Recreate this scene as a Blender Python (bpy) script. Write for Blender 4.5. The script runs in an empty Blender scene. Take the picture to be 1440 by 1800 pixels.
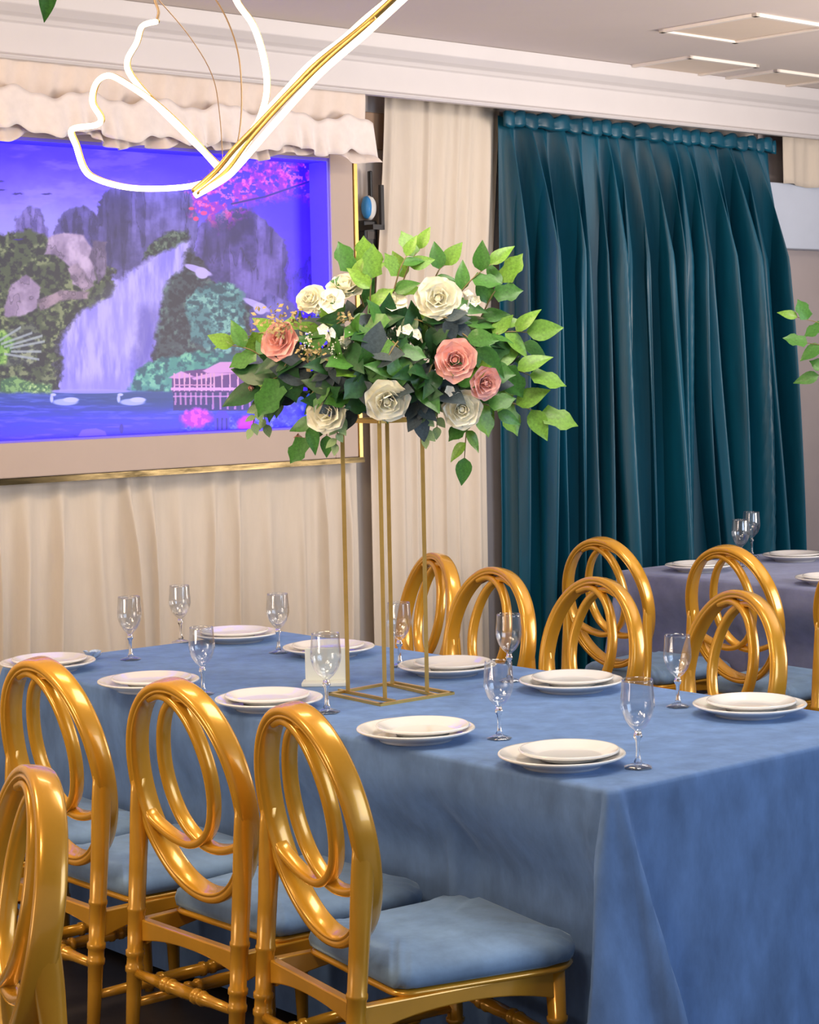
import bpy, bmesh, math, random
import numpy as np
from mathutils import Vector, Matrix
PI = math.pi
sin, cos = math.sin, math.cos
C = bpy.context.scene.collection
sc = bpy.context.scene

# ---------------------------------------------------------------- camera
F_PX, CX, CY, HY, ROLL, CAM_H = 3549.2, 720.0, 900.0, 634.5, -0.0198, 1.6128
PITCH = math.atan((CY - HY) / F_PX)
cam_data = bpy.data.cameras.new('camera')
cam = bpy.data.objects.new('camera', cam_data); C.objects.link(cam)
cam_data.sensor_fit = 'VERTICAL'; cam_data.sensor_height = 36.0; cam_data.sensor_width = 28.8
cam_data.lens = F_PX / 1800 * 36.0
cam_data.clip_start = 0.05; cam_data.clip_end = 100
_f = Vector((0, cos(PITCH), -sin(PITCH))); _u = Vector((0, sin(PITCH), cos(PITCH))); _r = Vector((1, 0, 0))
_X = _r * cos(ROLL) + _u * sin(ROLL); _Y = -_r * sin(ROLL) + _u * cos(ROLL)
M = Matrix((_X, _Y, -_f)).transposed().to_4x4(); M.translation = (0, 0, CAM_H)
cam.matrix_world = M
sc.camera = cam

# ---------------------------------------------------------------- world and exposure
sc.view_settings.view_transform = 'Standard'; sc.view_settings.look = 'None'
sc.view_settings.gamma = 1.0; sc.view_settings.use_curve_mapping = False
sc.view_settings.exposure = 0.30
world = bpy.data.worlds.new('world'); sc.world = world; world.use_nodes = True
world.node_tree.nodes['Background'].inputs[0].default_value = (0.80, 0.80, 0.92, 1)
world.node_tree.nodes['Background'].inputs[1].default_value = 0.30

def area(name, loc, target, size, power, col, sy=None):
    l = bpy.data.lights.new(name, 'AREA'); l.energy = power; l.color = col
    l.shape = 'RECTANGLE'; l.size = size; l.size_y = sy or size
    o = bpy.data.objects.new(name, l); C.objects.link(o); o.location = loc
    o.rotation_euler = (Vector(target) - Vector(loc)).to_track_quat('-Z', 'Y').to_euler()
    return o
WARM = (1.0, 0.74, 0.48); COOL = (0.62, 0.78, 1.0)
area('window_daylight', (4.2, 2.0, 1.9), (0.6, 6.2, 1.0), 2.4, 70, COOL, 1.8)
area('downlight_warm', (-1.9, 3.6, 2.8), (-1.0, 4.8, 0.8), 0.8, 42, WARM)
area('downlight_warm', (-0.5, 5.0, 2.82), (-0.8, 6.2, 0.8), 0.6, 17, WARM)
area('downlight_warm', (0.6, 4.6, 2.84), (0.4, 4.9, 0.7), 1.0, 34, (1, .90, .78))
area('downlight_warm', (1.6, 6.6, 2.84), (1.6, 7.6, 0.6), 0.7, 26, (1, .88, .74))
area('downlight_warm', (-0.9, 1.8, 2.80), (-0.4, 4.0, 0.7), 0.5, 22, WARM)
area('ceiling_fill', (-3.6, 2.6, 1.4), (-1.2, 4.6, 2.9), 1.6, 30, (1.0, .80, .62)).data.spread = 1.6  # this and the next: unseen fill lights added to brighten the ceiling
area('ceiling_fill', (4.6, 6.6, 1.5), (2.2, 7.2, 2.9), 1.6, 75, (1.0, .88, .80)).data.spread = 2.0

# ---------------------------------------------------------------- measuring helpers
def ray(px, py):
    A = px - CX; B = py - CY
    a = A * cos(ROLL) + B * sin(ROLL); b = -A * sin(ROLL) + B * cos(ROLL)
    x = a / F_PX; u = -b / F_PX
    return Vector((x, cos(PITCH) + u * sin(PITCH), -sin(PITCH) + u * cos(PITCH)))
def at_z(px, py, z):
    d = ray(px, py); t = (z - CAM_H) / d.z
    return Vector((0, 0, CAM_H)) + d * t
def at_y(px, py, y):
    d = ray(px, py); return Vector((0, 0, CAM_H)) + d * (y / d.y)
WA = 0.827
WD = Vector((sin(WA), cos(WA), 0)); WN = Vector((cos(WA), -sin(WA), 0))   # along the wall, into the room
W0 = Vector((-0.184, 8.2, 0))
def W(s, n, z): 
    p = W0 + WD * s + WN * n; return Vector((p.x, p.y, z))
def wp(px, py, n=0.0):
    d = ray(px, py); o = Vector((0, 0, CAM_H))
    t = ((W0 + WN * n - o).dot(WN)) / d.dot(WN)
    p = o + d * t
    return (p - W0).dot(WD), p.z
def proj_np(X, Y, Z):
    z = Z - CAM_H
    d = Y * cos(PITCH) - z * sin(PITCH); u = Y * sin(PITCH) + z * cos(PITCH)
    a = F_PX * X / d; b = -F_PX * u / d
    return CX + a * cos(ROLL) - b * sin(ROLL), CY + a * sin(ROLL) + b * cos(ROLL)

# ---------------------------------------------------------------- object helpers
def obj(name, verts, faces, mat, parent=None, smooth=True, kind=None):
    me = bpy.data.meshes.new(name); me.from_pydata([tuple(v) for v in verts], [], faces)
    me.validate(clean_customdata=False)
    if mat: me.materials.append(mat)
    if smooth: me.polygons.foreach_set('use_smooth', [True] * len(me.polygons))
    me.update()
    o = bpy.data.objects.new(name, me); C.objects.link(o)
    if parent: o.parent = parent
    if kind: o['kind'] = kind
    return o
def tag(o, label, cat, group=None):
    o['label'] = label; o['category'] = cat
    if group: o['group'] = group
    return o
def thing(name, label, cat, loc=(0, 0, 0), rz=0, group=None):
    o = bpy.data.objects.new(name, None); C.objects.link(o)
    o.location = loc; o.rotation_euler = (0, 0, rz); o.empty_display_size = .05
    return tag(o, label, cat, group)
def copy_tree(o, parent=None):
    c = o.copy(); C.objects.link(c)
    if parent: c.parent = parent
    for ch in list(o.children): copy_tree(ch, c)
    return c
class MB:
    def __init__(s): s.v = []; s.f = []
    def add(s, v, f):
        n = len(s.v); s.v += [Vector(p) for p in v]; s.f += [tuple(i + n for i in q) for q in f]; return s
    def build(s, name, mat, parent=None, smooth=False, kind=None): return obj(name, s.v, s.f, mat, parent, smooth, kind)
def box(c, sx, sy, sz, ax=None):
    ax = ax or (Vector((1, 0, 0)), Vector((0, 1, 0)), Vector((0, 0, 1)))
    c = Vector(c); v = [c + ax[0] * (i * sx / 2) + ax[1] * (j * sy / 2) + ax[2] * (k * sz / 2) for k in (-1, 1) for j in (-1, 1) for i in (-1, 1)]
    return v, [(0, 2, 3, 1), (4, 5, 7, 6), (0, 1, 5, 4), (2, 6, 7, 3), (0, 4, 6, 2), (1, 3, 7, 5)]
def wbox(s0, s1, n0, n1, z0, z1):
    return box(W((s0 + s1) / 2, (n0 + n1) / 2, (z0 + z1) / 2), abs(s1 - s0), abs(n1 - n0), abs(z1 - z0), (WD, -WN, Vector((0, 0, 1))))
def bevel(o, w=.004, seg=2):
    m = o.modifiers.new('bevel', 'BEVEL'); m.width = w; m.segments = seg; m.limit_method = 'ANGLE'; return o
def lathe(prof, n=32, flute=None):
    v = []; f = []
    for k, (r, z) in enumerate(prof):
        for i in range(n):
            a = 2 * PI * i / n
            rr = r * (flute(k, a) if flute else 1)
            v.append((rr * cos(a), rr * sin(a), z))
    m = len(prof)
    for k in range(m - 1):
        for i in range(n):
            j = (i + 1) % n
            f.append((k * n + i, k * n + j, (k + 1) * n + j, (k + 1) * n + i))
    if prof[0][0] > 1e-5: f.append(tuple(reversed(range(n))))
    if prof[-1][0] > 1e-5: f.append(tuple((m - 1) * n + i for i in range(n)))
    return v, f
def tube(pts, r, n=8, closed=False):
    pts = [Vector(p) for p in pts]; m = len(pts); v = []; f = []
    rr = r if hasattr(r, '__len__') else [r] * m
    prev = None
    for i, p in enumerate(pts):
        if closed: t = pts[(i + 1) % m] - pts[i - 1]
        else: t = pts[min(i + 1, m - 1)] - pts[max(i - 1, 0)]
        t.normalize()
        if prev is None:
            a = t.cross(Vector((0, 0, 1)) if abs(t.z) < .9 else Vector((1, 0, 0))).normalized()
        else: a = (prev - t * prev.dot(t)).normalized()
        prev = a; b = t.cross(a)
        for k in range(n):
            g = 2 * PI * k / n; v.append(p + (a * cos(g) + b * sin(g)) * rr[i])
    for i in range(m if closed else m - 1):
        j = (i + 1) % m
        for k in range(n):
            l = (k + 1) % n; f.append((i * n + k, i * n + l, j * n + l, j * n + k))
    if not closed: f += [tuple(reversed(range(n))), tuple((m - 1) * n + k for k in range(n))]
    return v, f
def smooth_path(P, n=8, closed=False):
    P = [Vector(p) for p in P]; out = []; m = len(P)
    seg = m if closed else m - 1
    for i in range(seg):
        if closed: a, b, c, d = P[(i - 1) % m], P[i], P[(i + 1) % m], P[(i + 2) % m]
        else: a, b, c, d = P[max(i - 1, 0)], P[i], P[i + 1], P[min(i + 2, m - 1)]
        for k in range(n):
            t = k / n
            out.append(.5 * ((2 * b) + (c - a) * t + (2 * a - 5 * b + 4 * c - d) * t * t + (3 * b - a - 3 * c + d) * t ** 3))
    if not closed: out.append(P[-1])
    return out
def sweep(pts, nrm, prof, closed=False):
    """prof: (radial, axial) pairs; nrm: constant axis vector"""
    m = len(pts); k = len(prof); v = []; f = []
    for i, p in enumerate(pts):
        if closed: t = pts[(i + 1) % m] - pts[i - 1]
        else: t = pts[min(i + 1, m - 1)] - pts[max(i - 1, 0)]
        t.normalize(); rad = t.cross(nrm).normalized()
        for (r, a) in prof: v.append(p + rad * r + nrm * a)
    for i in range(m if closed else m - 1):
        j = (i + 1) % m
        for q in range(k):
            l = (q + 1) % k; f.append((i * k + q, i * k + l, j * k + l, j * k + q))
    if not closed: f += [tuple(reversed(range(k))), tuple((m - 1) * k + q for q in range(k))]
    return v, f

# ---------------------------------------------------------------- materials
def mat(name, col, rough=.5, metal=0., var=0., scale=8., bump=0., bscale=60., sheen=0., coat=0., stretch=None, col2=None, sub=0., trans=0., ior=1.45, spec=None, bdist=.002):
    m = bpy.data.materials.new(name); m.use_nodes = True; nt = m.node_tree; b = nt.nodes['Principled BSDF']
    b.inputs['Base Color'].default_value = (*col, 1); b.inputs['Roughness'].default_value = rough; b.inputs['Metallic'].default_value = metal
    if sheen: b.inputs['Sheen Weight'].default_value = sheen; b.inputs['Sheen Roughness'].default_value = .35; b.inputs['Sheen Tint'].default_value = (*[min(1, c * 2 + .25) for c in col], 1)
    if coat: b.inputs['Coat Weight'].default_value = coat; b.inputs['Coat Roughness'].default_value = .08
    if trans: b.inputs['Transmission Weight'].default_value = trans
    if spec is not None: b.inputs['Specular IOR Level'].default_value = spec
    if sub: b.inputs['Subsurface Weight'].default_value = sub; b.inputs['Subsurface Radius'].default_value = (.02, .02, .01); b.inputs['Subsurface Scale'].default_value = .5
    b.inputs['IOR'].default_value = ior
    L = nt.links
    if var or bump:
        tc = nt.nodes.new('ShaderNodeTexCoord'); mp = nt.nodes.new('ShaderNodeMapping'); L.new(tc.outputs['Object'], mp.inputs[0])
        if stretch: mp.inputs['Scale'].default_value = stretch
    if var:
        n = nt.nodes.new('ShaderNodeTexNoise'); n.inputs['Scale'].default_value = scale; n.inputs['Detail'].default_value = 5; n.inputs['Roughness'].default_value = .6
        L.new(mp.outputs[0], n.inputs['Vector'])
        r = nt.nodes.new('ShaderNodeValToRGB'); c2 = col2 or tuple(c * (1 - var) for c in col); c1 = col if col2 else tuple(min(1, c * (1 + var)) for c in col)
        r.color_ramp.elements[0].position = .3; r.color_ramp.elements[1].position = .7
        r.color_ramp.elements[0].color = (*c2, 1); r.color_ramp.elements[1].color = (*c1, 1)
        L.new(n.outputs['Fac'], r.inputs[0]); L.new(r.outputs[0], b.inputs['Base Color'])
    if bump:
        n = nt.nodes.new('ShaderNodeTexNoise'); n.inputs['Scale'].default_value = bscale; n.inputs['Detail'].default_value = 3
        L.new(mp.outputs[0], n.inputs['Vector'])
        u = nt.nodes.new('ShaderNodeBump'); u.inputs['Strength'].default_value = bump; u.inputs['Distance'].default_value = bdist
        L.new(n.outputs['Fac'], u.inputs['Height']); L.new(u.outputs[0], b.inputs['Normal'])
    return m
def emit(name, col, st):
    m = bpy.data.materials.new(name); m.use_nodes = True; b = m.node_tree.nodes['Principled BSDF']
    b.inputs['Base Color'].default_value = (*col, 1); b.inputs['Emission Color'].default_value = (*col, 1); b.inputs['Emission Strength'].default_value = st
    return m
M_WALL = mat('wall_plaster', (.62, .55, .50), .8, var=.04, scale=3, bump=.1, bscale=90)
M_CEIL = mat('ceiling_paint', (.70, .62, .57), .75, var=.03, scale=1.5)
M_CORN = mat('white_moulding', (.63, .60, .60), .5, var=.02, scale=4)
M_PANEL = mat('ceiling_panel', (.80, .67, .54), .6, var=.03, scale=3)
M_PFRAME = mat('ceiling_panel_rim', (.85, .78, .70), .5, var=.02)
M_FLOOR = mat('dark_floor', (.05, .042, .04), .45, var=.3, scale=6, bump=.1)
M_SHEER = mat('cream_fabric', (.66, .58, .485), .85, var=.03, scale=30, stretch=(1, 1, .2), bump=.12, bscale=150, sheen=.15)
M_SHEERW = mat('white_fabric', (.76, .69, .66), .85, var=.05, scale=25, bump=.12, bscale=150, sheen=.15)
M_VOILE = mat('sheer_voile', (.72, .62, .55), .8, var=.06, scale=10, bump=.15, bscale=80, sheen=.2)
M_TEAL = mat('teal_velvet', (.0015, .072, .125), .40, var=.45, scale=5, stretch=(1, 1, .12), bump=.2, bscale=120, sheen=.08)
M_CLOTH = mat('blue_velvet', (.115, .215, .435), .7, var=.24, scale=13, stretch=(1, 1, .5), bump=.3, bscale=40, sheen=.40, bdist=.004)
M_CLOTH.node_tree.nodes['Principled BSDF'].inputs['Sheen Tint'].default_value = (.38, .58, .95, 1)
M_CLOTH2 = mat('blue_grey_velvet', (.20, .225, .355), .7, var=.2, scale=9, bump=.2, bscale=45, sheen=.3, bdist=.004)
M_CUSH = mat('pale_blue_velvet', (.175, .29, .47), .7, var=.20, scale=13, bump=.3, bscale=30, sheen=.5, bdist=.004)
M_GOLD = mat('gold_lacquer', (.67, .335, .026), .24, metal=.30, var=.10, scale=6, coat=.6)
M_GMETAL = mat('brushed_gold', (.70, .47, .14), .36, metal=.85, var=.08, scale=30)
M_MIRROR = mat('bronze_mirror', (.06, .045, .022), .16, metal=1., var=.9, scale=5, stretch=(1, 1, 6))
M_FRAMEW = mat('cream_frame', (.47, .37, .31), .55, var=.03, scale=4)
M_REVEAL = mat('led_tinted_lining', (.20, .15, .88), .6, var=.02)  # white lining, with the blue LED glow put into its base colour
M_CHINA = mat('white_china', (.80, .80, .79), .12, var=.015, scale=4, coat=.4)
M_BLACK = mat('black_plastic', (.012, .012, .014), .35, var=.2)
M_BLUEP = mat('blue_plastic', (.05, .30, .72), .35, var=.1)
M_WHITEP = mat('white_plastic', (.75, .75, .73), .4, var=.05)
M_BROWN = mat('brown_board', (.30, .19, .12), .55, var=.12, scale=5)
M_CARD = mat('white_card', (.74, .78, .73), .5, var=.03)
M_BULK = mat('bulkhead_white', (.62, .68, .80), .6, var=.04, scale=3)
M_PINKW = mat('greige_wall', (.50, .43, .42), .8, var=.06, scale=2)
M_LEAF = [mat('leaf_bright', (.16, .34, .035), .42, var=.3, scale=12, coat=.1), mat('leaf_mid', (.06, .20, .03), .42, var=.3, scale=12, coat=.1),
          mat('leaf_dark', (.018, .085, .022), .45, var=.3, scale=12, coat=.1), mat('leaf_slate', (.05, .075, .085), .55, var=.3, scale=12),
          mat('leaf_pale', (.30, .45, .20), .5, var=.2, scale=12)]
M_STEM = mat('stem_brown', (.22, .17, .07), .6, var=.2)
M_ROSEW = mat('petal_cream', (.97, .95, .78), .55, var=.03, scale=30, sheen=.1, sub=.35)
M_ROSEP = mat('petal_pink', (.98, .56, .50), .55, var=.08, scale=25, sheen=.1, sub=.35)
M_PEACH = mat('petal_peach', (.80, .46, .30), .55, var=.15, scale=25, sheen=.2)
M_DRY = mat('dried_filler', (.40, .30, .13), .7, var=.35, scale=30)
M_LED = emit('warm_led', (1.0, .80, .52), 3.2)
M_WIRE = mat('thin_bronze_wire', (.35, .24, .14), .4, metal=.6)
def thin_glass():
    m = bpy.data.materials.new('clear_glass'); m.use_nodes = True; nt = m.node_tree; nt.nodes.clear()
    o = nt.nodes.new('ShaderNodeOutputMaterial'); mx = nt.nodes.new('ShaderNodeMixShader'); tr = nt.nodes.new('ShaderNodeBsdfTransparent'); gl = nt.nodes.new('ShaderNodeBsdfGlossy'); lw = nt.nodes.new('ShaderNodeLayerWeight'); pw = nt.nodes.new('ShaderNodeMath'); pw.operation = 'POWER'; pw.inputs[1].default_value = 3.0; ad = nt.nodes.new('ShaderNodeMath'); ad.operation = 'MULTIPLY_ADD'; ad.inputs[1].default_value = .85; ad.inputs[2].default_value = .075
    tr.inputs[0].default_value = (.93, .945, .96, 1); gl.inputs['Roughness'].default_value = .04; gl.inputs[0].default_value = (1, 1, 1, 1); lw.inputs[0].default_value = .5
    nt.links.new(lw.outputs[1], pw.inputs[0]); nt.links.new(pw.outputs[0], ad.inputs[0]); nt.links.new(ad.outputs[0], mx.inputs[0]); nt.links.new(tr.outputs[0], mx.inputs[1]); nt.links.new(gl.outputs[0], mx.inputs[2]); nt.links.new(mx.outputs[0], o.inputs[0]); return m
M_THIN = thin_glass()
M_GLASS = mat('cut_glass', (.97, .985, 1), .02, trans=1.0, ior=1.45)

# ================================================================ SETTING
CEIL = 2.87
def structure(name, v, f, m, smooth=False):
    o = obj(name, v, f, m, None, smooth, 'structure'); return o
structure('floor', *box((1.0, 6.0, -.05), 16, 16, .1), M_FLOOR)
structure('ceiling', *box((1.0, 7.0, CEIL + .05), 16, 16, .1), M_CEIL)
structure('wall_back', *wbox(-5.5, 6.5, -.20, -.03, 0, CEIL), M_WALL)
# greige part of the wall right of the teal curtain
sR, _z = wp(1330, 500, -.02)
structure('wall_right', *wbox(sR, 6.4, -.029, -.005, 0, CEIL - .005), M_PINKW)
# grey pier between the white curtain and the teal curtain
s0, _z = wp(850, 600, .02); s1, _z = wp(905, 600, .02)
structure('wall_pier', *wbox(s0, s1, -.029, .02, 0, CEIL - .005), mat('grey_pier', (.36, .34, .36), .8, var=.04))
# cornice: profile swept along the wall
def cornice(name, sa, sb, n0, zb):
    prof = [(n0, zb), (n0, zb - .012), (n0 + .02, zb - .016), (n0 + .03, zb - .004), (n0 + .012, zb + .006), (n0 + .012, zb + .105), (n0 + .022, zb + .112), (n0 + .03, zb + .125), (n0 + .05, zb + .135), (n0 + .078, zb + .158), (n0 + .09, CEIL - .001), (n0 - .10, CEIL - .001), (n0 - .10, zb + .0), ]
    v = []; f = []
    for s in (sa, sb):
        for (n, z) in prof: v.append(W(s, n, z))
    k = len(prof)
    for q in range(k): f.append((q, (q + 1) % k, k + (q + 1) % k, k + q))
    f += [tuple(reversed(range(k))), tuple(range(k, 2 * k))]
    o = structure(name, v, f, M_CORN); bevel(o, .003, 2); return o
NC = .24
_, ZC = wp(1000, 196, NC)
cornice('trim_1', -4.8, 6.4, NC, ZC)
# ceiling panels
def ceiling_panel(x, y, label):
    t = thing('ceiling_panel', label, 'ceiling panel', (x, y, CEIL), 0)
    a, b = WN, WD; L = .47
    def quad(i, z0, z1):
        c = (a + b) * (L / 2); return box(Vector((0, 0, (z0 + z1) / 2)) + c, L - 2 * i, L - 2 * i, z1 - z0, (a, b, Vector((0, 0, 1))))
    m = MB()
    for q in range(4):
        d = [a, b, a, b][q]; e = [b, a, b, a][q]; off = [0, 0, L, L][q]
        cc = d * (L / 2) + e * (off + (.011 if off == 0 else -.011))
        m.add(*box(cc + Vector((0, 0, -.006)), L, .022, .012, (d, e, Vector((0, 0, 1)))))
    m.build('rim', M_PFRAME, t)
    obj('diffuser', *quad(.022, -.004, -.0005), M_PANEL, t, False)
for (x, y, l) in [(1.0, 7.92, 'unlit square ceiling panel nearest the camera, largest of the three'), (.9, 8.95, 'unlit square ceiling panel at the left, above the middle of the cornice'), (1.35, 9.41, 'unlit square ceiling panel farthest back at the right, close above the cornice')]:
    ceiling_panel(x, y, l)
# bulkhead with fabric above, right of the teal curtain
sB, zb0 = wp(1378, 436, .12); _, zb1 = wp(1400, 322, .12)
o = structure('wall_bulkhead', *wbox(sB - .25, 6.3, -.004, .10, zb0, zb1), M_BULK); bevel(o, .006)
sB2, zb2 = wp(1390, 246, .10)

# ---------------------------------------------------------------- drapes
def fold_cloth(name, s_of, z_top, z_bot, n0, folds, amp, m, seed=0, nz=40, ns=420, drift=.25, sharp=.6, header=.08, thick=.002, parent=None):
    """pleated hanging cloth; s_of(t,k) gives the wall coordinate for t in 0..1 and k in 0 (top)..1 (bottom)"""
    rnd = random.Random(seed)
    widths = [rnd.uniform(.55, 1.45) for _ in range(folds)]; cum = np.concatenate([[0], np.cumsum(widths)]); cum /= cum[-1]
    ampf = [rnd.uniform(.55, 1.25) for _ in range(folds + 1)]; ph = [rnd.uniform(0, 6.28) for _ in range(folds + 1)]
    v = []; f = []
    zt = z_top if callable(z_top) else (lambda t: z_top)
    for j in range(nz + 1):
        k = j / nz; kk = k ** 1.0
        for i in range(ns + 1):
            t = i / ns
            td = t + 4 * t * (1 - t) * drift / folds * sin(3.1 * t * folds * .37 + 2.2 * k + seed) * k
            td = min(max(td, 0), 1)
            q = int(np.searchsorted(cum, td, 'right') - 1); q = min(max(q, 0), folds - 1)
            loc = (td - cum[q]) / (cum[q + 1] - cum[q])
            w = .5 - .5 * cos(2 * PI * loc)
            w = w ** sharp
            A = amp * ampf[q] * (header + (1 - header) * min(1, k * 4.5) ** .7) * (1 + .25 * sin(ph[q] + 3 * k))
            nn = n0 + A * w + .12 * amp * sin(ph[q] * 2 + loc * 12.56 + 2 * k) * min(1, 3 * k)
            s = s_of(t, k) + .25 * amp * sin(2 * PI * loc) * min(1, 4 * k)
            v.append(W(s, nn, zt(t) * (1 - kk) + z_bot * kk))
    for j in range(nz):
        for i in range(ns):
            a = j * (ns + 1) + i; f.append((a, a + 1, a + ns + 2, a + ns + 1))
    o = obj(name, v, f, m, parent)
    if thick:
        md = o.modifiers.new('thickness', 'SOLIDIFY'); md.thickness = thick; md.offset = 0
    return o
# teal velvet curtain
NT = .15
sa, za = wp(893, 191, NT); sb, zb = wp(1366, 246, NT); sa2, _ = wp(902, 1000, NT); sb2, _ = wp(1408, 1000, NT)
kb = (za - wp(1408, 1000, NT)[1]) / za
def s_teal(t, k):
    kk = min(1.0, k / kb); a = sa + (sa2 - sa) * kk - .01 * sin(PI * min(1, kk * 1.2)); b = sb + (sb2 - sb) * kk ** .9
    return a + (b - a) * t
ZT = min(za, zb, ZC - .012)
teal = thing('velvet_curtain', 'dark teal velvet curtain hanging in deep folds under the white cornice', 'curtain', (0, 0, 0))
fold_cloth('drape', s_teal, lambda t: ZT - .008 * sin(t * 60) - .012 * t, .03, NT - .06, 21, .15, M_TEAL, 5, 46, 700, drift=.6, sharp=.75, header=.10, parent=teal)
v = []; f = []
nh = 260
for r_, (zz, wv) in enumerate([(.012, .2), (-.012, .6), (-.034, .5), (-.046, .2)]):
    for i in range(nh + 1):
        t = i / nh; v.append(W(sa + (sb - sa) * t, NT - .03 + .012 * wv * sin(t * 150 + 2 * sin(t * 20)), ZT + zz * 1.0 - .006 * sin(t * 90) - .012 * t))
for r_ in range(3):
    for i in range(nh): a = r_ * (nh + 1) + i; f.append((a, a + 1, a + nh + 2, a + nh + 1))
hd = obj('gathered_heading', v, f, M_TEAL, teal); md = hd.modifiers.new('t', 'SOLIDIFY'); md.thickness = .03
# white curtain
NWC = .06
sa_, z1 = wp(676, 166, NWC); sb_, _ = wp(884, 190, NWC); sa3, _ = wp(652, 800, NWC); sb3, _ = wp(860, 800, NWC)
o = fold_cloth('white_curtain', lambda t, k: (sa_ + .018 + (sa3 - sa_) * min(1, k * 2.2) ** 1.25) * (1 - t) + t * (sb_ + (sb3 - sb_) * min(1, k * 2.)), ZC + .02, .03, NWC - .02, 7, .022, M_SHEER, 8, 40, 300, drift=.3, sharp=1.3, header=.5)
tag(o, 'long white curtain left of the teal velvet curtain', 'curtain')
# pleated skirt below the picture
sq, zq = wp(646, 815, .08); sq0, _ = wp(0, 850, .08)
o = fold_cloth('pleated_skirt', lambda t, k: (sq0 - 1.2) * (1 - t) + sq * t, zq + .03, .02, .01, 21, .045, M_SHEER, 14, 36, 520, drift=.5, sharp=1.2, header=.25)
tag(o, 'cream pleated fabric skirt hanging below the waterfall picture', 'curtain')

# ---------------------------------------------------------------- waterfall picture in its frame
pic = thing('framed_picture', 'large framed waterfall picture with blue lit recess', 'picture', tuple(W(-1.2, 0, 1.0)))
def wl(o):                      # geometry is in world space: keep it there under the picture's empty
    o.matrix_parent_inverse = pic.matrix_basis.inverted(); return o
NF = .10
sI, zI0 = wp(590, 745, NF); _, zI1 = wp(590, 277, NF); zI0b = wp(0, 787, NF)[1]; zI1b = wp(0, 240, NF)[1]
sO, zO0 = wp(631, 800, NF); zI0 = (zI0 + zI0b) / 2; zI1 = (zI1 + zI1b) / 2; zO0 = (zO0 + wp(0, 846, NF)[1]) / 2; zO1 = zI1 + .10
sL = wp(0, 500, NF)[0] - .62; sLo = sL - .12
for nm, a in (('frame_side', (sI, sO, 0, NF, zO0, zO1)), ('frame_side', (sLo, sL, 0, NF, zO0, zO1)), ('frame_rail', (sL, sI, 0, NF, zO0, zI0)), ('frame_rail', (sL, sI, 0, NF, zI1, zO1))):
    wl(bevel(obj(nm, *wbox(*a), M_FRAMEW, pic, False), .004))
RV = .012
for a in ((sI - .001, sI - RV, -.015, NF - .006, zI0, zI1), (sL + .001, sL + RV, -.015, NF - .006, zI0, zI1), (sL, sI, -.015, NF - .006, zI0 - .001, zI0 + RV * .6), (sL, sI, -.015, NF - .006, zI1 - RV, zI1 + .001)):
    wl(obj('recess_lining', *wbox(*a), M_REVEAL, pic, False))
wl(obj('backing_panel', *wbox(sLo, sO, -.028, -.016, zO0, zO1), M_FRAMEW, pic, False))
# gold mirror trim
_, zm = wp(640, 809, NF)
wl(obj('mirror_strip', *wbox(sLo, sO + .028, .02, NF + .004, zO0 - .022, zO0 - .001), M_MIRROR, pic, False))
wl(obj('gold_strip', *wbox(sO + .001, sO + .018, .02, NF + .006, zO0 - .001, zO1), M_GMETAL, pic, False))

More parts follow.
